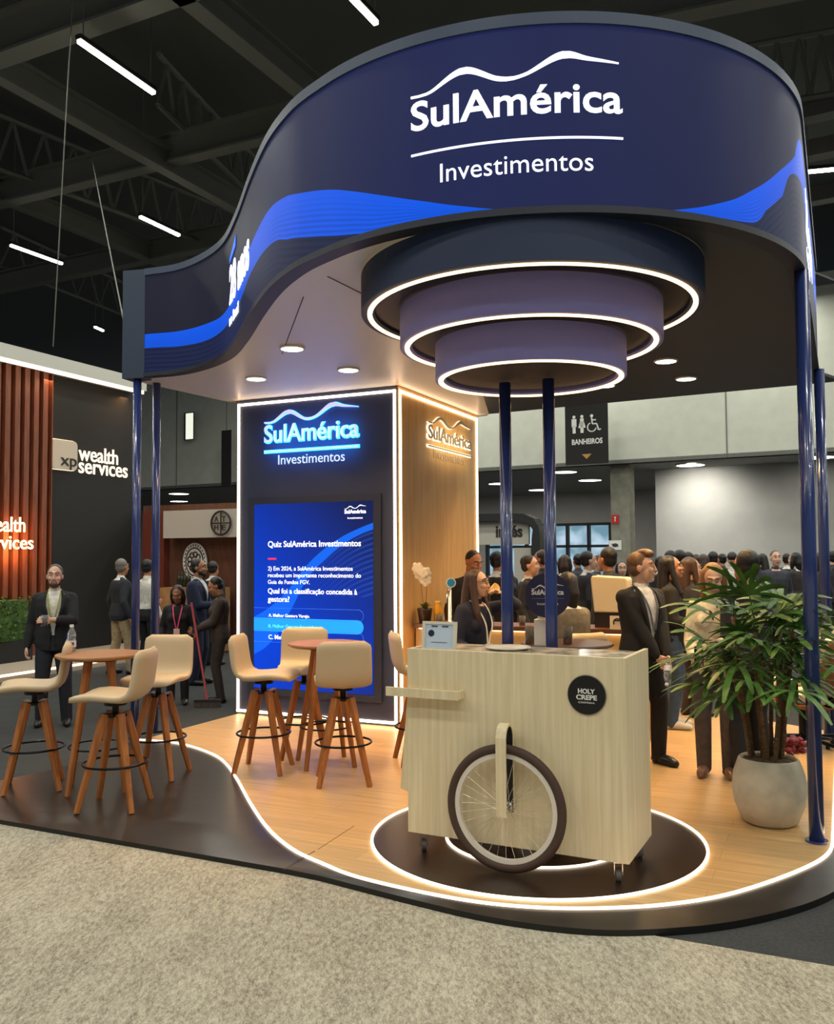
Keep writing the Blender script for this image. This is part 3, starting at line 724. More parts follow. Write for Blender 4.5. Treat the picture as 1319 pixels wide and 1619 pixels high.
def rise(L, e):
    out = [L[0]]
    for p in L[1:]: out.append((p[0], max(p[1], out[-1][1] + .005)))
    (a, b_), (c_, d_) = out[-2], out[-1]; k = max(.0, (d_ - b_) / (c_ - a)); return out + [(c_ + .02, d_ + k * .02), (c_ + .05, min(e, d_ + k * .05))]
rT, rB = rise(rT, .95), rise(rB, .7)
sm_ = bpy.data.materials.new('curved_screen'); sm_.use_nodes = True; nt = sm_.node_tree; b_ = nt.nodes['Principled BSDF']
b_.inputs['Base Color'].default_value = (.004, .004, .006, 1); b_.inputs['Roughness'].default_value = .5; b_.inputs['Specular IOR Level'].default_value = .12
uvn = nt.nodes.new('ShaderNodeUVMap'); uvn.uv_map = 'uv'; sep = nt.nodes.new('ShaderNodeSeparateXYZ'); nt.links.new(uvn.outputs[0], sep.inputs[0])
u_, v_ = sep.outputs[0], sep.outputs[1]
umid = (cT[-1][0] + rT[0][0]) / 2
def mono(L):
    L = sorted(L); out = [L[0]]
    for p in L[1:]:
        if p[0] - out[-1][0] > .004: out.append(p)
    return out
hT = curve_node(nt, u_, mono([(0, cT[0][1])] + cT + [(umid, -.06)] + rT + [(1, rT[-1][1] + .01)]))
hB = curve_node(nt, u_, mono([(0, cB[0][1])] + cB + [(umid, -.05)] + rB + [(1, rB[-1][1] + .01)]))
above_b = mth(nt, 'GREATER_THAN', v_, hB); below_t = mth(nt, 'LESS_THAN', v_, hT); band = mth(nt, 'MULTIPLY', above_b, below_t)
# fine contour lines follow the band
span = mth(nt, 'MAXIMUM', mth(nt, 'SUBTRACT', hT, hB), .02)
rel = mth(nt, 'DIVIDE', mth(nt, 'SUBTRACT', hT, v_), span)
dist = mth(nt, 'SUBTRACT', hT, v_)
lines_in = mth(nt, 'POWER', mth(nt, 'ABSOLUTE', mth(nt, 'SINE', mth(nt, 'MULTIPLY', rel, 26.0))), 3.0)
blue = mixc(nt, mth(nt, 'MULTIPLY', lines_in, mth(nt, 'SMOOTH_MIN', mth(nt, 'MULTIPLY', rel, .8), .55, .1)), lin((0, 84, 224)), lin((8, 54, 160)))
relb = mth(nt, 'SUBTRACT', hB, v_)
lines_b = mth(nt, 'POWER', mth(nt, 'ABSOLUTE', mth(nt, 'SINE', mth(nt, 'MULTIPLY', relb, 70.0))), 6.0)
lowc = mixc(nt, mth(nt, 'MULTIPLY', lines_b, .75), lin((20, 30, 66)), lin((8, 14, 36)))
# dark indigo ground, a little bluer towards the middle of the big bulge
g = mth(nt, 'MULTIPLY_ADD', mth(nt, 'ABSOLUTE', mth(nt, 'SUBTRACT', u_, .47)), -3.2, 1.0)
g = mth(nt, 'MAXIMUM', g, 0.0)
ground = mixc(nt, g, lin((23, 25, 40)), lin((26, 33, 76)))
isb = mth(nt, 'LESS_THAN', v_, hB)
isb = mth(nt, 'MULTIPLY', isb, mth(nt, 'GREATER_THAN', mth(nt, 'ABSOLUTE', mth(nt, 'SUBTRACT', u_, umid)), (rT[0][0] - cT[-1][0]) / 2))
col = mixc(nt, isb, ground, lowc); col = mixc(nt, band, col, blue)
front = mth(nt, 'LESS_THAN', v_, 1.5)
nt.links.new(col, b_.inputs['Emission Color']); nt.links.new(mth(nt, 'MULTIPLY', front, 1.0), b_.inputs['Emission Strength'])
cpart('curved_screen', bm, sm_)
TRIM = mat('canopy_trim', (52, 66, 92), .5)
cpart('top_trim', sweep(B(), [p + Z * Z1 for p in FP], [(-.09, 0), (.014, 0), (.014, .06), (-.09, .06)]), TRIM)
cpart('bottom_trim', sweep(B(), [p + Z * CEIL for p in FP], [(-.09, 0), (.010, 0), (.010, .036), (-.09, .036)]), mat('canopy_lip', (24, 30, 46), .5))
# solid end at the left tip
bm = prism(B(), [(-2.715, 8.16), (-2.495, 8.115), (-2.47, 8.25), (-2.66, 8.34)], CEIL - .01, ZT); cpart('end_panel', bm, mat('end_navy', (44, 56, 78), .5))
# soffit
bl = at(384, 635, CEIL); b2 = at(764, 656, CEIL); b3 = at(1259, 610, CEIL); b3 = b2 + (b3 - b2) * 1.12
soff = [p - n * .04 for p, n in zip(FP, FN)] + [b3, b2 + V * .12, b2 - U * 1.9 + V * .12, Vector((-1.90, 9.75, 0)), Vector((-2.66, 8.34, 0))]
i_s = min(range(len(FP)), key=lambda i: abs(FS[i] - fhit(640, 368)[0])) if False else min(range(len(FP)), key=lambda i: (FP[i] - Vector((.10, 4.42, 0))).length)
som = mat('soffit_silver', (206, 202, 196), .4, spec=.6, bump=.25, scale=30, stretch=(1, 5, 1))
cut_b = b2 + (b3 - b2) * .02
bm = B(); prism(bm, [soff[i] for i in range(i_s + 1)] + [cut_b] + soff[len(FP) + 1:], CEIL + .004, CEIL + .03); cpart('soffit', bm, som)
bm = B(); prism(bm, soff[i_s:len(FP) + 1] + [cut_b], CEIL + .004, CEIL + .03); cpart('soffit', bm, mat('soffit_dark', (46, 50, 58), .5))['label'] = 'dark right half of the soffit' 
bm = B(); prism(bm, [p - n * .09 for p, n in zip(FP, FN)] + soff[len(FP):], ZT - .03, ZT - .01); cpart('roof_panel', bm, NAVY)
bm = B()
for p, q in ((at(518, 438, CEIL), at(583, 470, CEIL)), (at(446, 560, CEIL), at(480, 470, CEIL))): sweep(bm, [p, q], rect(.006, .004, 0, .001))
cpart('panel_joint', bm, mat('joint_dark', (40, 38, 36), .8))
# lettering on the curved screen
LET = em('screen_letter', (232, 236, 255), 1.15)
def wrap_part(bm, s0, z0, name='lettering', m=LET, off=.004):
    for v in bm.verts:
        p, n = fpos(s0 + v.co.x, z0 + v.co.y, off + v.co.z); v.co = p
    return cpart(name, bm, m)
a = fhit(651, 207); c_ = fhit(984, 182); zb = (a[1] + c_[1]) / 2; W_ = c_[0] - a[0]
H_ = fhit(748, 142)[1] - fhit(748, 190)[1]
wrap_part(text_bm('SulAmérica', W_, H_ * .96, .004, .016, 40), a[0], zb)
zsw = zb + H_ * 1.10
wrap_part(swoosh_bm(W_ * .985, H_ * .78, .004, 60), a[0], zsw, 'logo_wave')
h1 = fhit(816, 222); bm = poly_bm([(W_ * i / 40, .0055) for i in range(41)], [(W_ * i / 40, -.0055) for i in range(41)], .004); wrap_part(bm, a[0], h1[1], 'logo_line')
i0, i1 = fhit(697, 290), fhit(938, 270); hz = fhit(700, 260)[1] - fhit(700, 289)[1]
wrap_part(text_bm('Investimentos', i1[0] - i0[0], hz, .004, -.004, 40), i0[0], (i0[1] + i1[1]) / 2)
j0, j1 = fhit(364, 478), fhit(395, 420); zz = fhit(395, 424)[1]
wrap_part(text_bm('28 anos', abs(j1[0] - j0[0]), .30, .004, .03, 16), min(j0[0], j1[0]), zz + .02)
k0 = fhit(364, 498); wrap_part(text_bm('no Brasil', abs(j1[0] - j0[0]) * .45, .085, .004, .02, 8), min(j0[0], j1[0]), zz - .16)
bm = poly_bm([(.3 * i / 8, .02 + .1 * i / 8) for i in range(9)], [(.3 * i / 8, -.01 + .05 * i / 8) for i in range(9)], .004); wrap_part(bm, min(j0[0], j1[0]), zz + .36, 'logo_wave', em('logo_blue', (20, 90, 220), 1.0))
sr = SLEN + .35
wrap_part(text_bm('28 anos', 1.25, .30, .004, .03, 8), sr, 3.74); wrap_part(text_bm('no Brasil', .6, .085, .004, .02, 6), sr, 3.58)
# ------------------------------------------------------------------ stepped ring lamp
RC = DC.copy()
rg = empty('ring_lamp', (RC.x, RC.y, CEIL), 0, 'three stepped navy drums under the canopy, each edged with a glowing ring', 'lamp')
DRUM = [mat('drum_navy', (26, 42, 74), .6), mat('drum_violet', (116, 114, 178), .6), mat('drum_violet', (116, 114, 178), .6)]
for (ro, rl, z0, z1, m, nm) in ((1.005, .954, 3.14, 3.36, DRUM[0], 'largest upper navy drum'), (.775, .733, 2.945, 3.16, DRUM[1], 'middle violet drum'), (.565, .533, 2.75, 2.96, DRUM[2], 'smallest lowest drum')):
    bm = lathe(B(), [(rl - .03, z1 - CEIL), (rl - .03, z0 - CEIL + .012), (rl - .012, z0 - CEIL), (ro, z0 - CEIL), (ro, z1 - CEIL)], 96)
    d_ = obj('drum', bm, m, rg, True)
    for f in d_.data.polygons: f.use_smooth = False
    bm = lathe(B(), [(0, z0 - CEIL + .03), (rl - .03, z0 - CEIL + .03)], 72); obj('drum_bottom', bm, mat('drum_inside', (34, 30, 40), .6), d_)
    obj('led_ring', sweep(B(), ring_pts((0, 0, z0 - CEIL - .008), rl, 96), rect(.028, .016), True), LED, d_)
# ------------------------------------------------------------------ posts
POST = mat('post_blue', (40, 56, 112), .22, spec=.6, coat=.4)
def post(p, r, z1, lab, z0=FZ):
    e = empty('post', (p.x, p.y, z0), 0, lab, 'post', 'blue posts carrying the canopy')
    bm = B(); cyl(bm, (0, 0, 0), (0, 0, z1 - z0), r, n=24)
    o = obj('pole', bm, POST, e, True)
    for f in o.data.polygons: f.use_smooth = len(f.vertices) == 4
    bm = B(); cyl(bm, (0, 0, 0), (0, 0, .012), r * 1.5, n=24); obj('base_plate', bm, POST, e)
    return e
post(Vector((.545, 5.44, 0)), .036, 2.76, 'left one of two thin blue posts standing behind the crepe cart')
post(Vector((.795, 5.325, 0)), .036, 2.76, 'right one of two thin blue posts behind the crepe cart, before the round sign')
pr_ = at(1292, 1331, FZ); post(pr_, .041, CEIL, 'big blue post at the right, standing beside the palm pot')
pq = at(1311, 1085, FZ); post(dep(1304, 900, 8.0), .045, CEIL, 'blue post farther back at the right picture edge')
post(dep(214, 1000, 8.20), .037, CEIL - .01, 'left one of the two blue posts under the left tip of the canopy')
post(dep(245, 1000, 8.45), .037, CEIL, 'right one of the two blue posts under the left tip of the canopy')
# ------------------------------------------------------------------ canopy downlights
for px, py, lab in ((462, 550, 'round downlight in the bright soffit, largest of three before the tower'), (551, 584, 'round downlight in the bright soffit, nearest the tower logo'), (405, 598, 'round downlight in the bright soffit, leftmost of three'),
                    (1053, 570, 'round downlight in the dark soffit right of the rings, nearer of two'), (1085, 598, 'round downlight in the dark soffit, rightmost'), (957, 609, 'round downlight half hidden behind the lowest ring')):
    p = at(px, py, CEIL)
    e = empty('downlight', p, 0, lab, 'lamp', 'downlights in the canopy soffit')
    bm = B(); cyl(bm, (0, 0, -.002), (0, 0, -.012), .085, n=28); obj('diffuser', bm, em('downlight_face', (255, 240, 215), 8), e)
    bm = B(); tube(bm, ring_pts((0, 0, -.004), .093, 28), .01, 6, True); obj('rim', bm, mat('rim_white', (225, 222, 215), .5), e)
    spot('downlight_light', p - Z * .03, p - Z * 3, 120, (255, 205, 140), 2.0, .9, .07)
for uu, vv in ((2.4, -1.4), (3.0, .6), (1.2, 1.6), (2.0, -.2)):    # more of the same downlights out of view behind rings and fascia
    p = Vector((-.186, 8.627, CEIL - .03)) + U * uu + V * vv; spot('downlight_light', p, p - Z * 3, 120, (255, 205, 140), 2.0, .9, .07)

# ================================================================== display tower
TO = Vector((-.186, 8.640, 0))                 # front right corner of the tower
TW, TD, TZ1 = 1.905, 2.12, CEIL
def TP(u, v, z): return TO + U * u + V * v + Z * z
def tw_front(px, py, v=0):
    d = ray(px, py); t = (TP(0, v, 0) - CO).dot(V) / d.dot(V); p = CO + d * t - TP(0, v, 0); return p.dot(U), p.z
def tw_side(px, py, u=0):
    d = ray(px, py); t = (TP(u, 0, 0) - CO).dot(U) / d.dot(U); p = CO + d * t - TP(u, 0, 0); return p.dot(V), p.z
FT = frame3(TO, U, V, Z)
tw = empty('display_tower', TP(-TW / 2, TD / 2, FZ), 0, 'square display tower with navy front, wood side and glowing edges', 'tower')
def tpart(name, bm, m, parent=tw):
    o = obj(name, bm, m, parent); o.matrix_parent_inverse = Matrix.Translation(-Vector(tw.location)); return o
bm = B(); box(bm, (-TW / 2, TD / 2, (FZ + TZ1) / 2), (TW, TD, TZ1 - FZ), FT); tpart('body', bm, mat('tower_navy', (56, 64, 92), .55))
TWOOD = wood_mat('tower_wood', (214, 166, 102), (232, 188, 124), 0, .5, rot=0, scale=1.4, grain=(9, 9, .55))
bm = B(); box(bm, (.006, TD / 2, (FZ + TZ1) / 2), (.012, TD - .004, TZ1 - FZ - .004), FT); tpart('side_panel', bm, TWOOD)
def lframe(name, pts, prof_w, out, parent=tw):
    bm = B(); n = len(pts)
    for a, b_ in zip(pts, pts[1:] + pts[:1]):
        d = (b_ - a).normalized(); sweep(bm, [a - d * prof_w / 2, b_ + d * prof_w / 2], [(-prof_w / 2, 0), (prof_w / 2, 0), (prof_w / 2, .012), (-prof_w / 2, .012)], up=out)
    return tpart(name, bm, LEDT)
ins = .028; zl, zh = FZ + .035, TZ1 - .05
lframe('led_frame', [TP(-TW + ins, -.001, zl), TP(-ins, -.001, zl), TP(-ins, -.001, zh), TP(-TW + ins, -.001, zh)], .024, -V)
lframe('led_frame', [TP(.013, ins, zl), TP(.013, TD - ins, zl), TP(.013, TD - ins, zh), TP(.013, ins, zh)], .024, U)
# lit logo signs
def logo(e, F, w_, hcap, halo, face, depth=.03, line=True, inv=.72, invh=None, letter=None, gap=.03):
    """logo in local frame: x right, y up from baseline of the name"""
    def put(name, bm, m, dz):
        xf(bm, F @ Matrix.Translation((0, 0, dz))); o = obj(name, bm, m, e); o.matrix_parent_inverse = Matrix.Translation(-Vector(e.location)) if e.rotation_euler.z == 0 else e.matrix_world.inverted(); return o
    put('lettering', text_bm('SulAmérica', w_, hcap, depth, .004), face, gap)
    put('logo_wave', swoosh_bm(w_, hcap * .85, depth), face, gap) if False else None
    bm = swoosh_bm(w_ * .99, hcap * .8, depth); xf(bm, Matrix.Translation((0, hcap * 1.12, 0))); put('logo_wave', bm, face, gap)
    if line:
        bm = box(B(), (w_ / 2, -hcap * .55, depth / 2), (w_, hcap * .09, depth)); put('logo_line', bm, face, gap)
    t = text_bm('Investimentos', w_ * inv, invh, depth * .3, .0); xf(t, Matrix.Translation((w_ * (1 - inv) / 2, -hcap * 1.32, 0))); put('lettering', t, letter or face, .002)
    if halo:
        t = text_bm('SulAmérica', w_ * 1.02, hcap * 1.06, .006, .026); xf(t, Matrix.Translation((-w_ * .01, -hcap * .03, 0))); put('halo_light', t, halo, .004)
        bm = swoosh_bm(w_ * 1.0, hcap * .84, .006); xf(bm, Matrix.Translation((0, hcap * 1.10, 0))); put('halo_light', bm, halo, .004)
        if line: bm = box(B(), (w_ / 2, -hcap * .55, .003), (w_ * 1.02, hcap * .2, .006)); put('halo_light', bm, halo, .004)
a = tw_front(420, 699); c_ = tw_front(568, 691); h_ = tw_front(428, 672)[1] - tw_front(428, 699)[1]
zb = (a[1] + c_[1]) / 2
e = empty('logo_sign', TP(a[0], 0, zb), 0, 'blue-glowing logo sign on the navy front of the tower', 'sign')
logo(e, frame3(TP(a[0], -.002, zb), U, Z, -V), c_[0] - a[0], h_, em('halo_blue', (50, 156, 255), 4.5), em('letter_steel', (206, 206, 226), .75), .012, True, .71, None, em('letter_plain', (226, 226, 230), .7), .016)
area('sign_glow', TP((a[0] + c_[0]) / 2, -.14, zb), 1.0, 4, (50, 140, 255), TP((a[0] + c_[0]) / 2, 0, zb), .4)
a = tw_side(673, 694); c_ = tw_side(741, 710); h_ = .145; zb = (a[1] + c_[1]) / 2
e = empty('logo_sign', TP(.012, a[0], zb), 0, 'white-glowing logo sign on the wood side of the tower', 'sign')
logo(e, frame3(TP(.014, a[0], zb), V, Z, U), c_[0] - a[0], h_, em('halo_white', (255, 244, 220), 1.9), mat('letter_pale', (150, 138, 118), .6), .012, True, .71, None, mat('letter_faint', (222, 206, 176), .5), .016)
area('sign_glow', TP(.15, (a[0] + c_[0]) / 2, zb), 1.0, 1.6, (255, 225, 170), TP(0, (a[0] + c_[0]) / 2, zb), .4)
# quiz screen
x0, zt_ = tw_front(403.5, 797.5, -.02); x1, _ = tw_front(591, 794, -.02); _, zb_ = tw_front(401, 1087, -.02); zb_ = (zb_ + tw_front(590, 1098, -.02)[1]) / 2
zt_ = (zt_ + tw_front(591, 792, -.02)[1]) / 2
SW, SH = x1 - x0, zt_ - zb_
sc = empty('quiz_screen', TP((x0 + x1) / 2, 0, zb_), ANG, 'tall blue quiz screen set into the navy front of the tower', 'screen')
FSc = frame3((-SW / 2, -.022, 0), (1, 0, 0), (0, 0, 1), (0, -1, 0))
bm = B(); box(bm, (SW / 2, SH / 2, .0), (SW + .16, SH + .14, .02)); xf(bm, FSc); obj('bezel', bm, mat('bezel', (48, 54, 76), .4), sc)
bm = B(); uvl = bm.loops.layers.uv.new('uv')
vs = [bm.verts.new(p) for p in ((0, 0, .012), (SW, 0, .012), (SW, SH, .012), (0, SH, .012))]; f = bm.faces.new(vs)
for l, q in zip(f.loops, ((0, 0), (1, 0), (1, 1), (0, 1))): l[uvl].uv = q
xf(bm, FSc)
qm = bpy.data.materials.new('quiz_picture'); qm.use_nodes = True; nt = qm.node_tree; b_ = nt.nodes['Principled BSDF']
b_.inputs['Base Color'].default_value = (.005, .005, .01, 1); b_.inputs['Roughness'].default_value = .3; b_.inputs['Specular IOR Level'].default_value = .08
uvn = nt.nodes.new('ShaderNodeUVMap'); uvn.uv_map = 'uv'; sep = nt.nodes.new('ShaderNodeSeparateXYZ'); nt.links.new(uvn.outputs[0], sep.inputs[0]); u_, v_ = sep.outputs[0], sep.outputs[1]
g = mth(nt, 'MULTIPLY_ADD', u_, .55, mth(nt, 'MULTIPLY', mth(nt, 'ABSOLUTE', mth(nt, 'SUBTRACT', v_, .25)), .75)); 
ground = mixc(nt, g, lin((0, 68, 222)), lin((18, 32, 84)))
hT = curve_node(nt, u_, [(0, .385), (.12, .43), (.28, .52), (.45, .66), (.6, .75), (.75, .815), (.88, .855), (1, .885)])
hB = curve_node(nt, u_, [(0, .18), (.15, .25), (.3, .40), (.48, .61), (.62, .70), (.75, .77), (.88, .82), (1, .85)])
band = mth(nt, 'MULTIPLY', mth(nt, 'GREATER_THAN', v_, hB), mth(nt, 'LESS_THAN', v_, hT))
ln = mth(nt, 'POWER', mth(nt, 'ABSOLUTE', mth(nt, 'SINE', mth(nt, 'MULTIPLY', mth(nt, 'SUBTRACT', hB, v_), 110.0))), 5.0)
lm = mth(nt, 'MULTIPLY', ln, mth(nt, 'MULTIPLY', mth(nt, 'LESS_THAN', v_, hB), mth(nt, 'MULTIPLY', mth(nt, 'GREATER_THAN', v_, .5), mth(nt, 'MULTIPLY_ADD', u_, 1.2, -.5))))
lm = mth(nt, 'MAXIMUM', mth(nt, 'MULTIPLY', lm, .28), 0.0)
col = mixc(nt, lm, ground, lin((70, 130, 255))); col = mixc(nt, mth(nt, 'MULTIPLY', band, .85), col, lin((20, 110, 250)))
nt.links.new(col, b_.inputs['Emission Color']); b_.inputs['Emission Strength'].default_value = 1.0
obj('display', bm, qm, sc)
def scr(px, py):
    u_, z_ = tw_front(px, py, -.034); return u_ - x0, z_ - zb_
WT = em('screen_text', (240, 244, 255), 1.1)
def stext(body, px0, px1, py, hpx, bold=.01, m=WT):
    a = scr(px0, py); c_ = scr(px1, py + (-.0)); k = hpx / FPX * 9.3
    bm = text_bm(body, c_[0] - a[0], None, .002, bold); xf(bm, FSc @ Matrix.Translation((a[0], a[1], .014))); obj('lettering', bm, m, sc)
stext('Quiz SulAmérica Investimentos', 424, 571, 865, 8, .014)
stext('2) Em 2024, a SulAmérica Investimentos', 424, 558, 902, 7, .004)
stext('recebeu um importante reconhecimento do', 424, 571, 912.5, 7, .004)
stext('Guia de Fundos FGV.', 424, 490, 923, 7, .004)
stext('Qual foi a classificação concedida à', 424, 565, 938, 8, .012)
stext('gestora?', 424, 458, 951, 8, .012)
stext('A. Melhor Gestora Varejo.', 425, 490, 975, 6, .01)
stext('B. Melhor Gestora Especialista', 425, 504, 992, 6, .0, em('option_text', (90, 215, 255), 1.1))
stext('C. Melhor Gestora Select', 425, 511, 1010, 6, .01)
a = scr(424, 885); c_ = scr(437, 882); bm = box(B(), ((a[0] + c_[0]) / 2, (a[1] + c_[1]) / 2, .014), (c_[0] - a[0], abs(c_[1] - a[1]), .002)); xf(bm, FSc); obj('red_dash', bm, em('dash_red', (225, 40, 80), 1.0), sc)
def pill(py0, py1, filled, px1=575):
    a = scr(403.5, py1); c_ = scr(px1, py0 + 2); h_ = c_[1] - a[1] ; w_ = c_[0]
    h_ = abs(h_) ; r = h_ / 2; y0 = scr(480, py1)[1]
    pts = [(0, y0), (w_ - r, y0)] + [(w_ - r + r * math.cos(t), y0 + r + r * math.sin(t)) for t in [-PI / 2 + PI * i / 12 for i in range(13)]] + [(0, y0 + h_)]
    if filled: bm = prism(B(), pts, .0125, .0135); xf(bm, FSc); obj('option_bar', bm, em('option_blue', (20, 140, 250), 1.0), sc)
    else: bm = tube(B(), [Vector((p[0], p[1], .014)) for p in pts], .0018, 4, up=Vector((0, 0.001, 1))); xf(bm, FSc); obj('option_outline', bm, em('outline_blue', (60, 110, 220), .8), sc)
pill(965, 981, False); pill(982, 1000, True); pill(1002, 1017, False)
a = scr(545, 812); c_ = scr(579, 811.5); w_ = c_[0] - a[0]
for body, wf, dy, bold in (('SulAmérica', 1.0, 0, .03), ('Investimentos', .7, -.055, .0)):
    bm = text_bm(body, w_ * wf, None, .002, bold); xf(bm, FSc @ Matrix.Translation((a[0] + w_ * (1 - wf) / 2, a[1] + dy, .014))); obj('lettering', bm, WT, sc)
bm = swoosh_bm(w_, .035, .002); xf(bm, FSc @ Matrix.Translation((a[0], a[1] + .045, .014))); obj('logo_wave', bm, WT, sc)
# ================================================================== bar stools and high tables
LEATH = mat('cream_leather', (204, 182, 148), .5, bump=.06, scale=40)
LEGW = wood_mat('leg_wood', (150, 88, 40), (188, 118, 60), 0, .4, rot=0, scale=2, grain=(9, 9, .8))
BLK = mat('black_metal', (22, 20, 20), .35, metal=.6)
def leg_bm(a, b_, w0, w1):
    bm = B(); a, b_ = Vector(a), Vector(b_); d = (b_ - a).normalized(); s = d.cross(Vector((0, 0, 1))).normalized(); t = s.cross(d).normalized()
    f = []
    for p, w_ in ((a, w0), (b_, w1)):
        f.append([bm.verts.new(p + s * x * w_ + t * y * w_) for x, y in ((-1, -.7), (-.7, -1), (.7, -1), (1, -.7), (1, .7), (.7, 1), (-.7, 1), (-1, .7))])
    n = 8
    for i in range(n): bm.faces.new((f[0][i], f[0][(i + 1) % n], f[1][(i + 1) % n], f[1][i]))
    bm.faces.new(f[0][::-1]); bm.faces.new(f[1]); return bm
def make_stool():
    e = empty('bar_stool')
    # L-shaped upholstered shell, facing -Y
    prof = [(-.235, .690), (-.21, .712), (-.10, .722), (.02, .712), (.11, .712), (.165, .735), (.195, .790), (.21, .87), (.222, .96), (.232, 1.035)]
    ctr = smooth_path([Vector((0, y, z)) for y, z in prof], 26)
    bm = B(); rows = []
    for i, p in enumerate(ctr):
        a = ctr[max(0, i - 1)]; b_ = ctr[min(len(ctr) - 1, i + 1)]; t = (b_ - a).normalized(); n = Vector((0, -t.z, t.y))
        f = i / (len(ctr) - 1); hw = .215 - .02 * f; th = .026
        endk = min(1, min(i, len(ctr) - 1 - i) / 2.0); endk = math.sqrt(max(.0, 1 - (1 - endk) ** 2)); hw2 = hw - .05 * (1 - endk); th2 = th * max(.25, endk)
        row = []
        for k in range(20):
            a_ = 2 * PI * k / 20; cx = math.copysign(abs(math.cos(a_)) ** .35, math.cos(a_)); cy = math.copysign(abs(math.sin(a_)) ** .6, math.sin(a_))
            dish = .018 * (cx * cx) * (1 if f < .5 else 1.3)
            row.append(bm.verts.new(p + Vector((cx * hw2, 0, 0)) + n * (cy * th2 + dish)))
        rows.append(row)
    for a, b_ in zip(rows, rows[1:]):
        for k in range(20): bm.faces.new((a[k], a[(k + 1) % 20], b_[(k + 1) % 20], b_[k]))
    bm.faces.new(rows[0][::-1]); bm.faces.new(rows[-1])
    obj('seat_shell', bm, LEATH, e, True)
    bm = B(); cyl(bm, (0, 0, .585), (0, 0, .69), .022, n=14); cyl(bm, (0, 0, .665), (0, 0, .69), .075, n=18); box(bm, (0, 0, .60), (.17, .035, .016)); box(bm, (0, 0, .60), (.035, .17, .016)); obj('swivel', bm, BLK, e)
    for k in range(4):
        a_ = PI / 4 + k * PI / 2; c_, s_ = math.cos(a_), math.sin(a_)
        obj('leg', leg_bm((.075 * c_, .075 * s_, .61), (.255 * c_, .255 * s_, 0), .026, .016), LEGW, e)
    obj('foot_ring', tube(B(), ring_pts((0, 0, .285), .205, 40), .008, 8, True), BLK, e)
    return e
stool0 = make_stool()
def place_stool(px, py, rz, lab, first=[True], p=None):
    p = p or at(px, py, FZ + .285)
    o = stool0 if first[0] else copy_tree(stool0); first[0] = False
    o.location = (p.x, p.y, FZ); o.rotation_euler = (0, 0, rz)
    return tag(o, lab, 'stool', 'cream bar stools with wooden legs')
def face(dx, dy): return math.atan2(dy, dx) + PI / 2      # local -Y towards (dx, dy)
place_stool(54, 1181, face(-1, -.35), 'cream bar stool cut by the left picture edge, nearest the standing man')
place_stool(182, 1205, face(-1, .05), 'cream bar stool closest to the camera, in profile on the dark deck')
place_stool(250, 1165, face(-.12, -1), 'cream bar stool facing the camera behind the left high table, before the two posts')
place_stool(417, 1158, face(1, -.12), 'cream bar stool in profile at the left end of the quiz screen')
place_stool(481, 1139, face(.1, -1), 'cream bar stool facing the camera, directly in front of the quiz screen')
place_stool(543, 1173, face(-.12, 1), 'cream bar stool with its back to the camera, right of the second high table')
place_stool(0, 0, face(1, .2), 'cream bar stool half hidden behind the left end of the crepe cart', p=Vector((.02, 7.2, 0)))
def make_table(topm):
    e = empty('high_table')
    bm = lathe(B(), [(0, .925), (.27, .925), (.298, .94), (.302, .948), (.298, .955), (0, .955)], 56); o = obj('tabletop', bm, topm, e)
    for k in range(4):
        a_ = PI / 4 + k * PI / 2 + .3; c_, s_ = math.cos(a_), math.sin(a_)
        obj('leg', leg_bm((.10 * c_, .10 * s_, .925), (.27 * c_, .27 * s_, 0), .024, .015), LEGW, e)
    obj('foot_ring', tube(B(), ring_pts((0, 0, .30), .20, 40), .007, 8, True), BLK, e)
    bm = B(); cyl(bm, (0, 0, .905), (0, 0, .925), .14, n=24); obj('top_plate', bm, BLK, e)
    return e
TOPW = wood_mat('table_wood', (150, 100, 58), (178, 126, 78), 0, .35, rot=.3, scale=2, grain=(1, 14, 14))
t1 = make_table(TOPW); p1 = at(157, 1033, 1.015); t1.location = (p1.x, p1.y, FZ); tag(t1, 'round wooden high table at the left with a water bottle on it', 'table', 'round wooden high tables')
t2 = copy_tree(t1); p2 = at(515, 1016, 1.015); t2.location = (p2.x, p2.y, FZ); tag(t2, 'round wooden high table in front of the quiz screen, its top bare', 'table', 'round wooden high tables')
PETM = mat('clear_plastic', (222, 230, 236), .08, trans=.85)
LABELM = mat('bottle_label', (225, 228, 236), .5)
def water_bottle(p, lab, rot=None, s=1.0):
    e = empty('water_bottle', p, 0, lab, 'bottle')
    bm = lathe(B(), [(0, 0), (.028, 0), (.032, .01), (.031, .05), (.033, .07), (.031, .09), (.033, .11), (.032, .135), (.022, .165), (.0125, .178), (.0125, .19), (0, .19)], 20); obj('body', bm, PETM, e, True)
    bm = lathe(B(), [(.0336, .035), (.0340, .037), (.0340, .082), (.0336, .084)], 20); lb = obj('label', bm, LABELM, e, True)
    bm = lathe(B(), [(.0343, .048), (.0344, .049), (.0344, .072), (.0343, .073)], 20); bmesh.ops.delete(bm, geom=[v for v in bm.verts if v.co.y > -.02], context='VERTS'); obj('label_mark', bm, mat('label_blue', (60, 80, 130), .5), lb)
    bm = B(); cyl(bm, (0, 0, .186), (0, 0, .206), .0155, n=16); obj('cap', bm, mat('cap_white', (232, 234, 236), .4), e)
    e.scale = (s, s, s)
    if rot: e.rotation_euler = rot
    return e
pb_ = at(113, 1030, 1.015); water_bottle(Vector((pb_.x, pb_.y, 1.0155)), 'small clear water bottle with white cap on the left high table', s=.95)

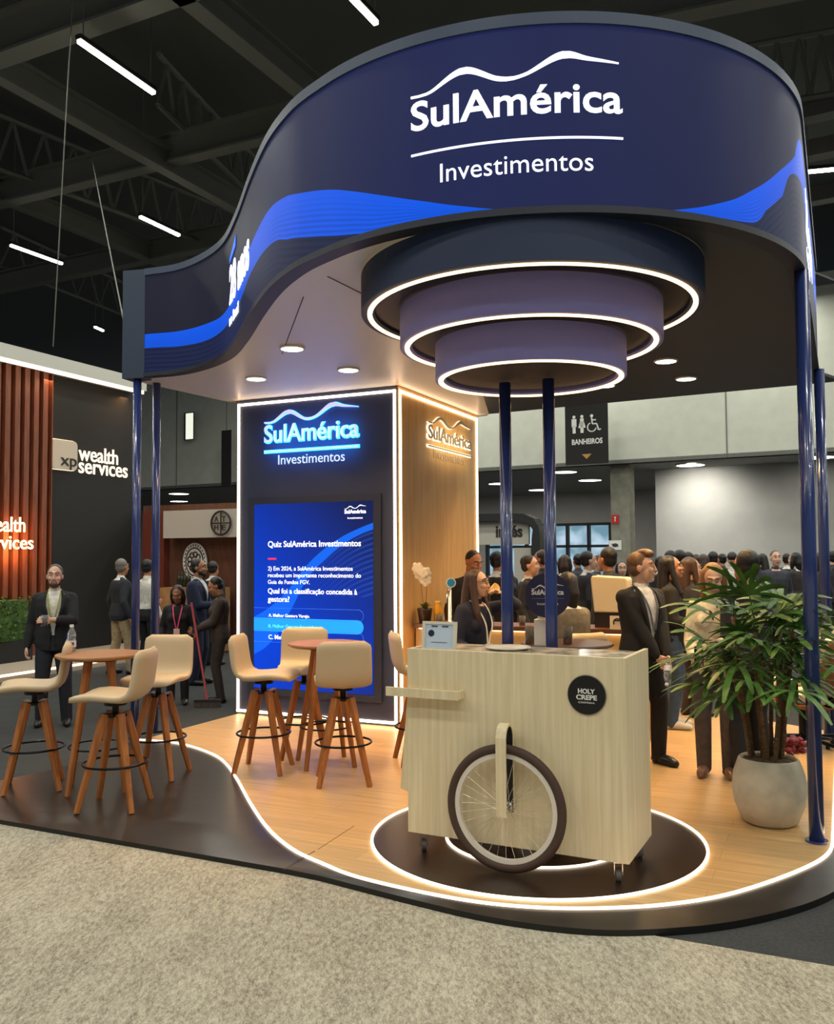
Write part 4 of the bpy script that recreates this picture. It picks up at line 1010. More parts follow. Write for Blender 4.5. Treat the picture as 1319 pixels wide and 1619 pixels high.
# ================================================================== crepe cart
A0 = at(645.3, 1315, .17); A1 = at(995.2, 1367.4, .17); A2 = at(1031.8, 1318.6, .17)
cu_ = (A1 - A0).normalized(); cv_ = Vector((-cu_.y, cu_.x, 0)); CW = (A1 - A0).length; CD = .52
CZ0, CZ1 = .17, 1.185
FC = frame3((0, 0, 0), (1, 0, 0), (0, 1, 0), (0, 0, 1))
ct = empty('crepe_cart', (A0.x, A0.y, FZ), math.atan2(cu_.y, cu_.x), 'pale wooden crepe cart with a bicycle wheel, standing on the round dark inlay', 'cart')
CWOOD = wood_mat('cart_wood', (216, 198, 158), (236, 220, 184), 0, .45, rot=0, scale=1.8, grain=(14, 14, .5))
zz0, zz1 = CZ0 - FZ, CZ1 - FZ
bm = B(); box(bm, (CW / 2, .012, (zz0 + zz1) / 2), (CW, .024, zz1 - zz0)); obj('front_panel', bm, CWOOD, ct, bevel=.002)
bm = B(); box(bm, (CW - .012, CD / 2 + .012, (zz0 + zz1) / 2), (.024, CD - .024, zz1 - zz0)); obj('side_panel', bm, CWOOD, ct, bevel=.002)
bm = B(); box(bm, (.012, CD / 2 + .012, (zz0 + zz1) / 2), (.024, CD - .024, zz1 - zz0)); obj('side_panel', bm, CWOOD, ct, bevel=.002)
bm = B(); box(bm, (CW / 2, CD / 2 + .012, zz0 + .012), (CW - .05, CD - .026, .024)); obj('bottom_panel', bm, CWOOD, ct)
bm = B(); box(bm, (CW / 2, CD / 2 + .012, zz1 - .03), (CW - .05, CD - .026, .025)); obj('worktop', bm, mat('worktop', (188, 178, 156), .15, var=.3, scale=9), ct)
# shelf bar across the left of the front
bm = B(); box(bm, (.13, -.04, .875), (.44, .075, .014)); box(bm, (.13, -.083, .893), (.44, .012, .05)); box(bm, (.345, -.045, .893), (.012, .075, .045)); obj('shelf_bar', bm, CWOOD, ct, bevel=.002)
# folding flap hanging at the left end
bm = prism(B(), [(-.062, .335), (-.003, .32), (-.003, .86), (-.014, .86)], 0, .02); xf(bm, frame3((0, .05, 0), (1, 0, 0), (0, 0, 1), (0, -1, 0))); obj('side_flap', bm, CWOOD, ct)
# bicycle wheel
def cart_front(px, py, yoff=0.0):
    o0 = Vector((A0.x, A0.y, 0)) + cv_ * yoff; d = ray(px, py); t = (o0 - CO).dot(cv_) / d.dot(cv_); p = CO + d * t - o0; return p.dot(cu_), p.z - FZ
wx, wz = cart_front(799.5, 1281, -.085); WR = .328; wz = WR + .006
wh = obj('wheel_tire', tube(B(), [Vector((wx + (WR - .024) * math.cos(t), -.085, wz + (WR - .024) * math.sin(t))) for t in [2 * PI * i / 72 for i in range(72)]], .024, 12, True, up=Vector((0, 1, 0))), mat('tire_brown', (70, 50, 40), .7), ct, True)
obj('rim', sweep(B(), [Vector((wx + (WR - .058) * math.cos(t), -.085, wz + (WR - .058) * math.sin(t))) for t in [2 * PI * i / 72 for i in range(72)]], [(-.012, -.011), (.012, -.011), (.012, .011), (-.012, .011)], True, up=Vector((0, 1, 0))), mat('rim_white2', (222, 214, 202), .4), ct)
SPK = mat('spoke_steel', (215, 205, 190), .25, metal=.6)
bm = B()
for i in range(32):
    t = 2 * PI * i / 32; s_ = (-1) ** i; t2 = t + .55 * (1 if (i // 2) % 2 else -1)
    cyl(bm, (wx + .022 * math.cos(t2), -.085 + s_ * .028, wz + .022 * math.sin(t2)), (wx + (WR - .07) * math.cos(t), -.085, wz + (WR - .07) * math.sin(t)), .0013, n=5)
obj('spokes', bm, SPK, ct)
bm = B(); cyl(bm, (wx, -.145, wz), (wx, -.02, wz), .008, n=12); cyl(bm, (wx, -.118, wz), (wx, -.052, wz), .017, n=14)
for s_ in (-1, 1): cyl(bm, (wx, -.085 + s_ * .028, wz), (wx, -.085 + s_ * .031, wz), .028, n=20)
obj('hub', bm, mat('hub_steel', (190, 186, 180), .25, metal=.9), ct, True)
# bent wood fork over the wheel
fr = [(-.142, wz - .03), (-.142, wz + .33), (-.139, wz + .37), (-.125, wz + .408), (-.105, wz + .425), (-.085, wz + .43), (-.065, wz + .425), (-.045, wz + .408), (-.031, wz + .37), (-.028, wz + .33), (-.028, wz - .03)]
pts = [Vector((wx, y, z)) for y, z in fr]; pts = resample(smooth_path(pts, 80), 60)
obj('fork', sweep(B(), pts, [(-.007, -.027), (.007, -.027), (.007, .027), (-.007, .027)], up=Vector((1, 0, 0))), CWOOD, ct)
inn_ = [Vector((wx, -.085 + (p.y + .085) * .86, min(p.z, wz + .43) - (.009 if p.z > wz + .4 else 0))) for p in pts]
obj('fork_lining', sweep(B(), inn_, [(-.002, -.024), (.002, -.024), (.002, .024), (-.002, .024)], up=Vector((1, 0, 0))), mat('lining_black', (25, 22, 20), .5), ct)
# casters
for x_, y_, r_ in ((.07, .06, .5), (CW - .07, .06, .3), (CW - .06, CD - .06, .8), (.07, CD - .06, .2)):
    c_ = bpy.data.objects.new('caster', None); C.objects.link(c_); c_.parent = ct; c_.location = (x_, y_, 0); c_.rotation_euler = (0, 0, r_)
    bm = B(); cyl(bm, (-.013, 0, .034), (.013, 0, .034), .034, n=20); obj('wheel', bm, mat('caster_grey', (88, 84, 80), .5), c_, bevel=.003)
    bm = B(); box(bm, (-.02, 0, .062), (.004, .03, .07)); box(bm, (.02, 0, .062), (.004, .03, .07)); box(bm, (0, 0, .099), (.046, .05, .006)); cyl(bm, (0, 0, .099), (0, 0, .11), .016, n=12); cyl(bm, (-.024, 0, .034), (.024, 0, .034), .006, n=8); obj('fork', bm, mat('chrome', (200, 196, 190), .18, metal=1), c_)
# round badge
bx, bz = cart_front(928.5, 1098.5); BRd = .0975
bd = bpy.data.objects.new('badge', None); C.objects.link(bd); bd.parent = ct; bd.location = (bx, -.001, bz); bd['label'] = 'round black badge reading HOLY CREPE'
bm = B(); cyl(bm, (0, 0, 0), (0, -.006, 0), BRd + .004, n=56); obj('badge_rim', bm, mat('badge_edge', (150, 140, 120), .4), bd)
bm = B(); cyl(bm, (0, -.006, 0), (0, -.010, 0), BRd, n=56); obj('disc', bm, mat('badge_black', (14, 13, 15), .35), bd)
PW = mat('print_offwhite', (228, 228, 222), .5)
def btext(body, w_, h_, y, bold):
    bm = text_bm(body, w_, h_, .002, bold); xf(bm, frame3((-w_ / 2, -.0102, y), (1, 0, 0), (0, 0, 1), (0, -1, 0))); obj('lettering', bm, PW, bd)
btext('HOLY', .088, .024, .008, .035); btext('CREPE', .108, .024, -.023, .035); btext('since 2019'[:0] or 'CREPERIA', .085, .008, -.042, .0)
# menu frame on the worktop
mf = empty('menu_frame', (0, 0, 0), 0, 'small white framed menu standing at the left end of the crepe cart', 'frame')
q0 = cart_front(667, 1025, .08); q1 = cart_front(721, 1028, .08)
mp_ = Vector((A0.x, A0.y, 0)) + cu_ * ((q0[0] + q1[0]) / 2) + cv_ * .08; mf.location = (mp_.x, mp_.y, CZ1 - .0125 - .004); mf.rotation_euler = (-.12, 0, math.atan2(cu_.y, cu_.x))
fw_ = q1[0] - q0[0]; fh_ = .165; WF = mat('frame_white', (216, 208, 190), .5)
bm = B()
for c_, s_ in (((-fw_ / 2 + .01, 0, fh_ / 2), (.02, .014, fh_)), ((fw_ / 2 - .01, 0, fh_ / 2), (.02, .014, fh_)), ((0, 0, fh_ - .008), (fw_ - .04, .014, .016)), ((0, 0, .008), (fw_ - .04, .014, .016))): box(bm, c_, s_)
obj('frame', bm, WF, mf)
bm = B(); box(bm, (0, .001, fh_ / 2), (fw_ - .035, .004, fh_ - .026)); obj('sheet', bm, mat('sheet_blue', (192, 208, 226), .5), mf)
bm = B(); cyl(bm, (-.05, -.0012, .098), (-.05, -.0025, .098), .019, n=24); obj('logo_dot', bm, mat('dot_navy', (28, 32, 52), .5), mf)
bm = B()
for k, (xa, xb) in enumerate(((-.05, -.012), (.015, .055))): box(bm, ((xa + xb) / 2, -.0015, .137), (xb - xa, .001, .008))
box(bm, (.0, -.0015, .048), (.10, .001, .003)); obj('print', bm, mat('print_dark', (60, 62, 72), .6), mf)
# plate of crepes on the worktop
pl = Vector((A0.x, A0.y, 0)) + cu_ * .48 + cv_ * .33
e = empty('crepe_plate', (pl.x, pl.y, CZ1 - .0175), 0, 'round white crepe plate lying on the cart worktop', 'plate')
bm = lathe(B(), [(0, 0), (.1, 0), (.13, .012), (.13, .016), (.1, .006), (0, .006)], 40); obj('dish', bm, mat('plate_white', (232, 226, 212), .2), e, True)
bm = B()
# ================================================================== big palm in a concrete pot
pp = at(1218, 1300, FZ); PX, PY = pp.x, pp.y
pm = empty('potted_palm', (PX, PY, FZ), 0, 'big lady palm with fan leaves in a round concrete pot', 'plant')
bm = lathe(B(), [(0, 0), (.135, 0), (.165, .02), (.205, .12), (.218, .21), (.208, .30), (.178, .385), (.168, .395), (.158, .385), (.16, .34), (0, .34)], 48); obj('pot', bm, mat('pot_concrete', (196, 186, 164), .85, var=.07, scale=9, bump=.1), pm, True)
bm = lathe(B(), [(0, .398), (.10, .392), (.155, .376), (.155, .36), (0, .36)], 24)
for v in bm.verts: v.co.z += .02 * noise.noise(v.co * 30)
obj('soil', bm, mat('soil', (84, 66, 44), .95, var=.3, scale=40, bump=.5), pm)
CANE = mat('cane_brown', (104, 80, 52), .8, var=.25, scale=30, stretch=(1, 1, 3)); LEAFM = mat('palm_leaf', (74, 108, 44), .42, var=.28, scale=6, spec=.5)
rnd = random.Random(11)
tips = []
for k in range(11):
    a_ = k * 2.4; r_ = .02 + .1 * rnd.random(); h_ = rnd.uniform(.85, 1.25)
    top = Vector((r_ * math.cos(a_) * 2.2, r_ * math.sin(a_) * 2.2, .36 + h_ * .72)); b0 = Vector((r_ * math.cos(a_), r_ * math.sin(a_), .35))
    pts = smooth_path([b0, b0.lerp(top, .5) + Vector((rnd.uniform(-.02, .02), rnd.uniform(-.02, .02), 0)), top], 14)
    bm = tube(B(), pts, .013, 8)
    for v in bm.verts: v.co += Vector((rnd.uniform(-.003, .003), rnd.uniform(-.003, .003), 0))
    obj('cane', bm, CANE, pm, True); tips.append(pts)
def leaf(start, dirv, L, nlf, fl):
    """petiole plus a fan of narrow leaflets"""
    bm = B(); dirv = dirv.normalized(); up = Vector((0, 0, 1))
    end = start + dirv * L; mid = start.lerp(end, .5) + up * L * .10
    pts = smooth_path([start, mid, end], 8); tube(bm, pts, .004, 5)
    ax = (pts[-1] - pts[-2]).normalized(); side = ax.cross(up).normalized(); nrm = side.cross(ax).normalized()
    for i in range(nlf):
        t = (i / (nlf - 1) - .5) * 2 if nlf > 1 else 0
        ang_ = t * 1.45 + rnd.uniform(-.08, .08); d = (ax * math.cos(ang_) + side * math.sin(ang_)); ll = fl * (1 - .22 * abs(t)) * rnd.uniform(.88, 1.1); wd = rnd.uniform(.009, .0145)
        s2 = d.cross(nrm).normalized(); pv = None; droop = rnd.uniform(.15, .42)
        for j in range(7):
            f = j / 6; p = end + d * ll * f - up * ll * droop * f * f + nrm * .02 * math.sin(f * 3); w_ = wd * (.45 + 1.0 * math.sin(min(1, f * 1.25 + .12) * PI * .62)) * (1 if f < .85 else .45)
            row = [bm.verts.new(p - s2 * w_), bm.verts.new(p - nrm * w_ * .25), bm.verts.new(p + s2 * w_)]
            if pv:
                bm.faces.new((pv[0], pv[1], row[1], row[0])); bm.faces.new((pv[1], pv[2], row[2], row[1]))
            pv = row
    return obj('leaf', bm, LEAFM, pm, True)
nl = 0
for ci, pts in enumerate(tips):
    for j in range(5):
        f = .68 + .08 * j; p = pts[min(13, int(f * 13))]; a_ = ci * 2.4 + j * 2.1 + rnd.uniform(-.4, .4)
        el = rnd.uniform(-.05, .4) + .19 * j
        leaf(p, Vector((math.cos(a_) * math.cos(el), math.sin(a_) * math.cos(el), math.sin(el))), rnd.uniform(.16, .36) * (1.1 - .1 * j), rnd.choice((6, 7, 8)), rnd.uniform(.27, .37)); nl += 1
# ================================================================== bar counter along the tower
BARF = mat('bar_front', (226, 190, 130), .5); BTOP = wood_mat('bar_top', (84, 50, 32), (112, 70, 44), 0, .35, rot=ANG, scale=2, grain=(1, 14, 14))
bar = empty('bar_counter', TP(.6, .3, FZ), ANG, 'cream bar counter with dark wood top running right from the tower', 'counter')
BL = 2.35; BH = .97
def bpos(x, y, z=BH): return TP(.03 + x, .30 + y, FZ + z)
MB_ = frame3((-.57, 0, 0), (1, 0, 0), (0, 1, 0), (0, 0, 1))
bm = B(); box(bm, (BL / 2, .20, (BH - .04) / 2), (BL, .34, BH - .04)); xf(bm, MB_); obj('body', bm, BARF, bar)
bm = B(); box(bm, (BL / 2 + .016, .20, BH - .02), (BL + .03, .50, .04)); xf(bm, MB_); obj('worktop', bm, BTOP, bar)
bm = B(); box(bm, (BL / 2, -.0, BH - .047), (BL - .1, .02, .012)); xf(bm, MB_); obj('led_strip', bm, LED, bar)
# orchid
op = bpos(.10, .03); e = empty('orchid_pot', op, 0, 'white orchid with orange bromeliad leaves in a dark tapered pot on the bar', 'plant')
bm = lathe(B(), [(0, 0), (.055, 0), (.075, .13), (.078, .15), (.07, .15), (.066, .13), (0, .13)], 24); obj('pot', bm, mat('pot_dark', (52, 36, 32), .3), e, True)
for k in range(14):
    a_ = k * 2.4; el = rnd.uniform(.5, 1.2); L = rnd.uniform(.10, .15); d = Vector((math.cos(a_) * math.cos(el), math.sin(a_) * math.cos(el), math.sin(el)))
    bm = B(); pv = None; s2 = d.cross(Vector((0, 0, 1))).normalized()
    for j in range(6):
        f = j / 5; p = Vector((0, 0, .14)) + d * L * f - Vector((0, 0, 1)) * L * .35 * f * f; w_ = .014 * math.sin(PI * (.2 + .8 * f)) + .001
        row = [bm.verts.new(p - s2 * w_), bm.verts.new(p + s2 * w_)]
        if pv: bm.faces.new((pv[0], pv[1], row[1], row[0]))
        pv = row
    obj('leaf', bm, mat('leaf_orange', (205, 105, 40), .5) if k % 5 == 0 else mat('leaf_green', (92, 122, 48), .5), e, True)
for k, (dx, h_) in enumerate(((-.035, .47), (.02, .42))):
    pts = smooth_path([Vector((dx * .3, 0, .14)), Vector((dx, 0, .14 + h_ * .5)), Vector((dx - .01, -.01, .13 + h_ * .85)), Vector((dx - .035, -.03, .13 + h_ * .92))], 12)
    st = obj('stalk', tube(B(), pts, .0035, 6), mat('stalk', (96, 90, 44), .6), e)
    for j in range(4):
        c_ = pts[-1 - j] + Vector((rnd.uniform(-.02, .02), -.015, rnd.uniform(-.015, .015))); bm = B()
        for q in range(5):
            a_ = q * 2 * PI / 5 + .3; ell(bm, (0, 0, 0), (.032, .006, .026), Matrix.Translation(c_) @ Matrix.Rotation(a_, 4, 'Y') @ Matrix.Translation((.028, 0, 0)), 8, 6)
        ell(bm, c_ - Vector((0, .008, 0)), (.008, .008, .008), u=8, v=6); obj('flower', bm, mat('petal', (250, 240, 215), .6), st, True)
# juice jug, glass, dispenser
e = empty('juice_bottle', bpos(.21, .1), 0, 'tall bottle of yellow juice beside the orchid pot', 'bottle')
bm = lathe(B(), [(0, 0), (.04, 0), (.043, .14), (.028, .18), (.026, .2), (0, .2)], 20); obj('body', bm, mat('juice', (240, 170, 30), .3), e, True)
bm = lathe(B(), [(.028, .19), (.03, .2), (.03, .22), (0, .222)], 16); obj('cap', bm, mat('juice_cap', (220, 180, 90), .4), e, True)
e = empty('drink_tap', bpos(.32, .14), 0, 'chrome drink tap with a round blue badge on the bar', 'dispenser')
bm = lathe(B(), [(0, 0), (.05, 0), (.05, .015), (.022, .03), (.02, .34), (0, .35)], 20); obj('column', bm, mat('chrome', (200, 196, 190), .18, metal=1), e, True)
bm = B(); tube(bm, smooth_path([Vector((0, 0, .3)), Vector((-.02, -.05, .31)), Vector((-.03, -.09, .25)), Vector((-.03, -.095, .2))], 10), .012, 8); obj('spout', bm, mat('chrome', (200, 196, 190), .18, metal=1), e, True)
bm = B(); cyl(bm, (.015, -.03, .40), (.015, -.005, .40), .05, n=28); cyl(bm, (.01, -.01, .33), (.01, -.01, .37), .01); obj('badge_holder', bm, mat('badge_white', (230, 235, 238), .3), e, False)
bm = B(); cyl(bm, (.015, -.034, .40), (.015, -.03, .40), .038, n=28); obj('badge', bm, mat('badge_blue', (50, 150, 205), .3), e)
e = empty('glass_dome', bpos(.55, .2), 0, 'clear glass dome with brass frame on the bar behind the seated woman', 'dome')
bm = lathe(B(), [(.095, 0), (.095, .2), (.085, .25), (.055, .285), (0, .3)], 28); obj('dome', bm, mat('dome_glass', (235, 225, 205), .05, trans=.9), e, True)
bm = lathe(B(), [(0, -.001), (.11, -.001), (.11, .012), (0, .012)], 28)
for k in range(6):
    a_ = k * PI / 3; tube(bm, [Vector((r_ * math.cos(a_), r_ * math.sin(a_), z_)) for r_, z_ in ((.098, .0), (.098, .2), (.088, .25), (.057, .29), (.0, .305))], .005, 6)
ell(bm, (0, 0, .32), (.016, .016, .018)); obj('frame', bm, mat('brass', (200, 168, 110), .3, metal=.8), e)
for k, (x_, y_, lab) in enumerate(((.27, .0, 'short clear glass on the bar before the drink tap'), (1.10, .06, 'short clear glass on the bar left of the round sign'), (1.28, .1, 'short clear glass on the bar behind the round sign'))):
    e = empty('drinking_glass', bpos(x_, y_), 0, lab, 'glass'); bm = lathe(B(), [(0, .004), (.026, .004), (.031, .095), (.033, .095), (.028, 0), (0, 0)], 18); obj('tumbler', bm, mat('tumbler_glass', (240, 235, 225), .05, trans=.9), e, True)
# coffee machine with cup card
e = empty('coffee_machine', bpos(1.92, .22), ANG, 'cream rounded coffee machine at the right end of the bar', 'machine')
bm = prism(B(), [(-.17, .30), (-.14, .0), (.17, .0), (.18, .02), (.165, .30), (.15, .32), (-.16, .335)], -.12, .12); xf(bm, frame3((0, 0, .14), (1, 0, 0), (0, 0, 1), (0, -1, 0))); obj('body', bm, mat('machine_cream', (225, 208, 172), .35), e, bevel=.012)
bm = B(); box(bm, (.0, 0, .07), (.28, .2, .14)); obj('base', bm, mat('machine_dark', (38, 30, 28), .4), e)
e = empty('cup_card', bpos(2.02, -.01), ANG, 'small white card with a coffee cup drawing below the coffee machine', 'card')
bm = B(); box(bm, (0, 0, .06), (.14, .012, .12)); obj('card', bm, mat('card_white', (228, 214, 186), .6), e)
bm = B(); tube(bm, [Vector((.036 * math.cos(t), -.008, .06 + .036 * math.sin(t))) for t in [-.6 + .3 * i for i in range(15)]], .006, 6, up=Vector((0, 1, .01))); box(bm, (0, -.008, .078), (.075, .004, .012)); obj('cup_drawing', bm, mat('card_ink', (50, 34, 28), .6), e)
# round sign on a stand, white box in front of it
rs_ = dep(866, 941, 6.45); e = empty('round_sign', (rs_.x, rs_.y, FZ), ANG * .3, 'round navy sign with white logo standing behind the right middle post', 'sign')
bm = B(); zc = rs_.z - FZ; cyl(bm, (0, -.008, zc), (0, .008, zc), .162, n=56); obj('disc', bm, mat('sign_navy', (38, 36, 70), .45), e)
bm = B(); cyl(bm, (0, .02, 0), (0, .02, zc), .012, n=10); cyl(bm, (0, .02, 0), (0, .02, .012), .13, n=28); obj('stand', bm, mat('sign_navy', (38, 36, 70), .45), e)
Fs = frame3((-.115, -.009, zc + .005), (1, 0, 0), (0, 0, 1), (0, -1, 0))
for bm, dy, x_ in ((text_bm('SulAmérica', .23, None, .002, .03), 0, 0), (swoosh_bm(.23, .035, .002), .04, 0), (text_bm('Investimentos', .15, None, .002, 0), -.075, .04)): xf(bm, Fs @ Matrix.Translation((x_, dy, 0))); obj('lettering' if dy <= 0 else 'logo_wave', bm, mat('print_offwhite', (228, 228, 222), .5), e)
bm = box(B(), (.115, -.028, .001), (.23, .003, .002)); xf(bm, Fs); obj('logo_line', bm, mat('print_violet', (130, 120, 170), .5), e)
# low table with box and drinks behind the cart
lt = dep(922, 1016, 6.75); LTZ = lt.z
e = empty('side_table', (lt.x - .12, lt.y, FZ), 0, 'dark round bistro table behind the crepe cart, before the woman in grey', 'table')
bm = lathe(B(), [(0, LTZ - FZ - .02), (.34, LTZ - FZ - .02), (.345, LTZ - FZ - .01), (.34, LTZ - FZ), (0, LTZ - FZ)], 48); obj('tabletop', bm, mat('bistro_dark', (64, 42, 36), .35), e)
bm = lathe(B(), [(0, 0), (.2, 0), (.2, .015), (.03, .03), (.028, LTZ - FZ - .02), (0, LTZ - FZ - .02)], 28); obj('pedestal', bm, BLK, e, True)
bx_ = dep(860, 1020, 6.58); e = empty('paper_box', (bx_.x, bx_.y, LTZ), ANG, 'white paper box standing upright behind the middle posts', 'box')
bm = B(); box(bm, (0, 0, .095), (.12, .08, .19)); obj('box', bm, mat('box_white', (222, 216, 204), .6), e, bevel=.002)
bm = B(); box(bm, (0, 0, .197), (.08, .02, .015)); obj('flap', bm, mat('box_white', (222, 216, 204), .6), e)
# glasses with drinks on that table
for px, Y, lab, colr in ((898, 6.66, 'glass of yellow juice before the woman in grey', (226, 170, 50)), (838, 6.7, 'glass of amber drink left of the white paper box', (215, 150, 60))):
    q = dep(px, 1018, Y); e = empty('drink_glass', (q.x, q.y, LTZ), 0, lab, 'glass')
    bm = lathe(B(), [(0, .004), (.03, .004), (.035, .13), (.037, .13), (.033, 0), (0, 0)], 18); obj('glass', bm, mat('tumbler_glass', (240, 235, 225), .05, trans=.9), e, True)
    bm = lathe(B(), [(0, .006), (.0285, .006), (.032, .10), (0, .10)], 18); obj('drink', bm, mat('drink%d' % px, colr, .2), e, True)
# ================================================================== lounge chairs at the right
SHELL = wood_mat('shell_wood', (132, 76, 38), (170, 106, 58), 0, .35, rot=0, scale=2, grain=(2, 12, 12)); CUSH = mat('cushion_ivory', (228, 212, 178), .6)
def shell(bm, w_, prof, th, curve):
    ctr = smooth_path([Vector((0, y, z)) for y, z in prof], 14); rows = []
    for i, p in enumerate(ctr):
        a = ctr[max(0, i - 1)]; b_ = ctr[min(13, i + 1)]; t = (b_ - a).normalized(); n = Vector((0, -t.z, t.y)); row = []
        e_ = min(1, (min(i, 13 - i) + .4) / 3); hw = w_ / 2 * math.sqrt(max(.3, 1 - (1 - e_) ** 2))
        for k in range(11): f = k / 5 - 1; row.append((bm.verts.new(p + Vector((f * hw, 0, 0)) + n * curve * f * f), bm.verts.new(p + Vector((f * hw, 0, 0)) + n * (curve * f * f + th))))
        rows.append(row)
    for a, b_ in zip(rows, rows[1:]):
        for k in range(10):
            bm.faces.new((a[k][0], b_[k][0], b_[k + 1][0], a[k + 1][0])); bm.faces.new((a[k][1], a[k + 1][1], b_[k + 1][1], b_[k][1]))
        bm.faces.new((a[0][0], a[0][1], b_[0][1], b_[0][0])); bm.faces.new((a[10][0], b_[10][0], b_[10][1], a[10][1]))
    for r in (rows[0], rows[-1]):
        for k in range(10): bm.faces.new((r[k][0], r[k + 1][0], r[k + 1][1], r[k][1]))
    return bm
def lounge(loc, rz, lab):
    e = empty('lounge_chair', loc, rz, lab, 'chair', 'plywood lounge chairs at the right')
    obj('seat_shell', shell(B(), .62, [(-.34, .40), (-.1, .345), (.14, .315), (.26, .34)], .014, .07), SHELL, e, True)
    obj('seat_cushion', shell(B(), .55, [(-.33, .45), (-.1, .395), (.14, .365), (.22, .38)], .07, .04), CUSH, e, True)
    obj('back_shell', shell(B(), .62, [(.22, .42), (.32, .52), (.42, .74), (.5, .96)], .014, .08), SHELL, e, True)
    obj('back_cushion', shell(B(), .55, [(.21, .46), (.28, .55), (.37, .74), (.45, .93)], .07, .05), CUSH, e, True)
    for s_ in (-1, 1): obj('armrest', shell(B(), .1, [(-.1, .52), (.05, .54), (.2, .56), (.3, .60)], .04, .01), mat('arm_ivory', (220, 204, 172), .6), e, True).location = (s_ * .32, 0, 0)
    bm = B(); cyl(bm, (0, 0, .05), (0, 0, .33), .03, n=14); cyl(bm, (0, .1, .3), (0, .28, .44), .02, n=10); obj('column', bm, BLK, e)
    for k in range(5):
        a_ = k * 2 * PI / 5 + .3; bm = B(); cyl(bm, (0, 0, .09), (.33 * math.cos(a_), .33 * math.sin(a_), .03), .02, .014, n=10); cyl(bm, (.33 * math.cos(a_), .33 * math.sin(a_), 0), (.33 * math.cos(a_), .33 * math.sin(a_), .03), .02, n=10); obj('base_spoke', bm, BLK, e)
    return e
q = at(1270, 1180, FZ); lounge((q.x, q.y, FZ), face(-.75, .9), 'brown plywood lounge chair with ivory cushions behind the palm pot')
q = at(1352, 1178, FZ); lounge((q.x, q.y, FZ), face(-.5, -1), 'brown plywood lounge chair cut by the right picture edge, behind the big post')
# red gift bow next to the pot
q = at(1250, 1240, FZ); e = empty('red_flowers', (q.x, q.y, FZ), 0, 'small dark red flowering plant on the deck behind the palm pot', 'plant')
bm = lathe(B(), [(0, 0), (.06, 0), (.08, .14), (0, .14)], 18); obj('pot', bm, mat('pot_dark', (52, 36, 32), .3), e, True)
bm = B()
for k in range(26): ell(bm, (rnd.gauss(0, .05), rnd.gauss(0, .05), .2 + rnd.random() * .12), (.028, .028, .022), u=8, v=6)
obj('blossoms', bm, mat('blossom_red', (130, 28, 36), .5), e, True)
# ================================================================== people
def remeshed(name, bm, vox, m, parent, sm=2, cut=None, thick=0.0, keep_smooth=True):
    """fuse overlapping closed shapes into one continuous surface"""
    bmesh.ops.recalc_face_normals(bm, faces=bm.faces)
    me = bpy.data.meshes.new('tmp'); bm.to_mesh(me); bm.free()
    o = bpy.data.objects.new('tmp', me); C.objects.link(o)
    r = o.modifiers.new('r', 'REMESH'); r.mode = 'VOXEL'; r.voxel_size = vox
    if sm: s = o.modifiers.new('s', 'SMOOTH'); s.iterations = sm; s.factor = .5
    dg = bpy.context.evaluated_depsgraph_get(); dg.update()
    m2 = bpy.data.meshes.new_from_object(o.evaluated_get(dg)); bpy.data.objects.remove(o); bpy.data.meshes.remove(me)
    if cut:
        b2 = B(); b2.from_mesh(m2)
        bmesh.ops.delete(b2, geom=[v for v in b2.verts if cut(v.co)], context='VERTS'); b2.to_mesh(m2); b2.free()
    m2.name = name; m2.materials.clear(); m2.materials.append(m)
    for p in m2.polygons: p.use_smooth = True
    o = bpy.data.objects.new(name, m2); C.objects.link(o); o.parent = parent
    if thick: sd = o.modifiers.new('solid', 'SOLIDIFY'); sd.thickness = thick; sd.offset = -1
    return o
def chain(bm, pts, rad, n=14):
    for i in range(len(pts) - 1):
        if (Vector(pts[i + 1]) - Vector(pts[i])).length > 1e-4: cyl(bm, pts[i], pts[i + 1], rad[i], rad[i + 1], n)
    for p, r in zip(pts, rad): ell(bm, p, (r, r, r), u=n, v=10)
def loft(bm, rings, n=24):
    rs = []
    for (c, rx, ry, X, Y) in rings: rs.append([bm.verts.new(c + X * rx * math.cos(2 * PI * k / n) + Y * ry * math.sin(2 * PI * k / n)) for k in range(n)])
    for a, b_ in zip(rs, rs[1:]):
        for k in range(n): bm.faces.new((a[k], a[(k + 1) % n], b_[(k + 1) % n], b_[k]))
    bm.faces.new(rs[0][::-1]); bm.faces.new(rs[-1])
def ik(a, b_, l1, l2, pole):
    a, b_ = Vector(a), Vector(b_); d = b_ - a; L = min(d.length, (l1 + l2) * .999); d.normalize(); b_ = a + d * L
    x = (l1 * l1 - l2 * l2 + L * L) / (2 * L); h_ = math.sqrt(max(0, l1 * l1 - x * x)); p = Vector(pole); p = (p - d * p.dot(d)); p.normalize()
    return a + d * x + p * h_, b_
SKIN = {'light': mat('skin_light', (216, 172, 146), .5, var=.04, scale=14), 'tan': mat('skin_tan', (186, 128, 94), .5, var=.04, scale=14), 'brown': mat('skin_brown', (160, 106, 78), .5, var=.04, scale=14), 'dark': mat('skin_dark', (92, 60, 44), .5, var=.04, scale=14)}
HAIRC = {'black': mat('hair_black', (26, 22, 20), .45, bump=.4, scale=90), 'brown': mat('hair_brown', (66, 44, 32), .45, bump=.4, scale=90), 'blond': mat('hair_blond', (150, 110, 66), .5, bump=.4, scale=90), 'sandy': mat('hair_sandy', (104, 76, 50), .5, bump=.4, scale=90), 'grey': mat('hair_grey', (120, 114, 106), .5, bump=.4, scale=90)}
def cloth(rgb): return mat('cloth_%02x%02x%02x' % tuple(rgb), rgb, .85, var=.10, scale=22, bump=.12)
SHOE = {}
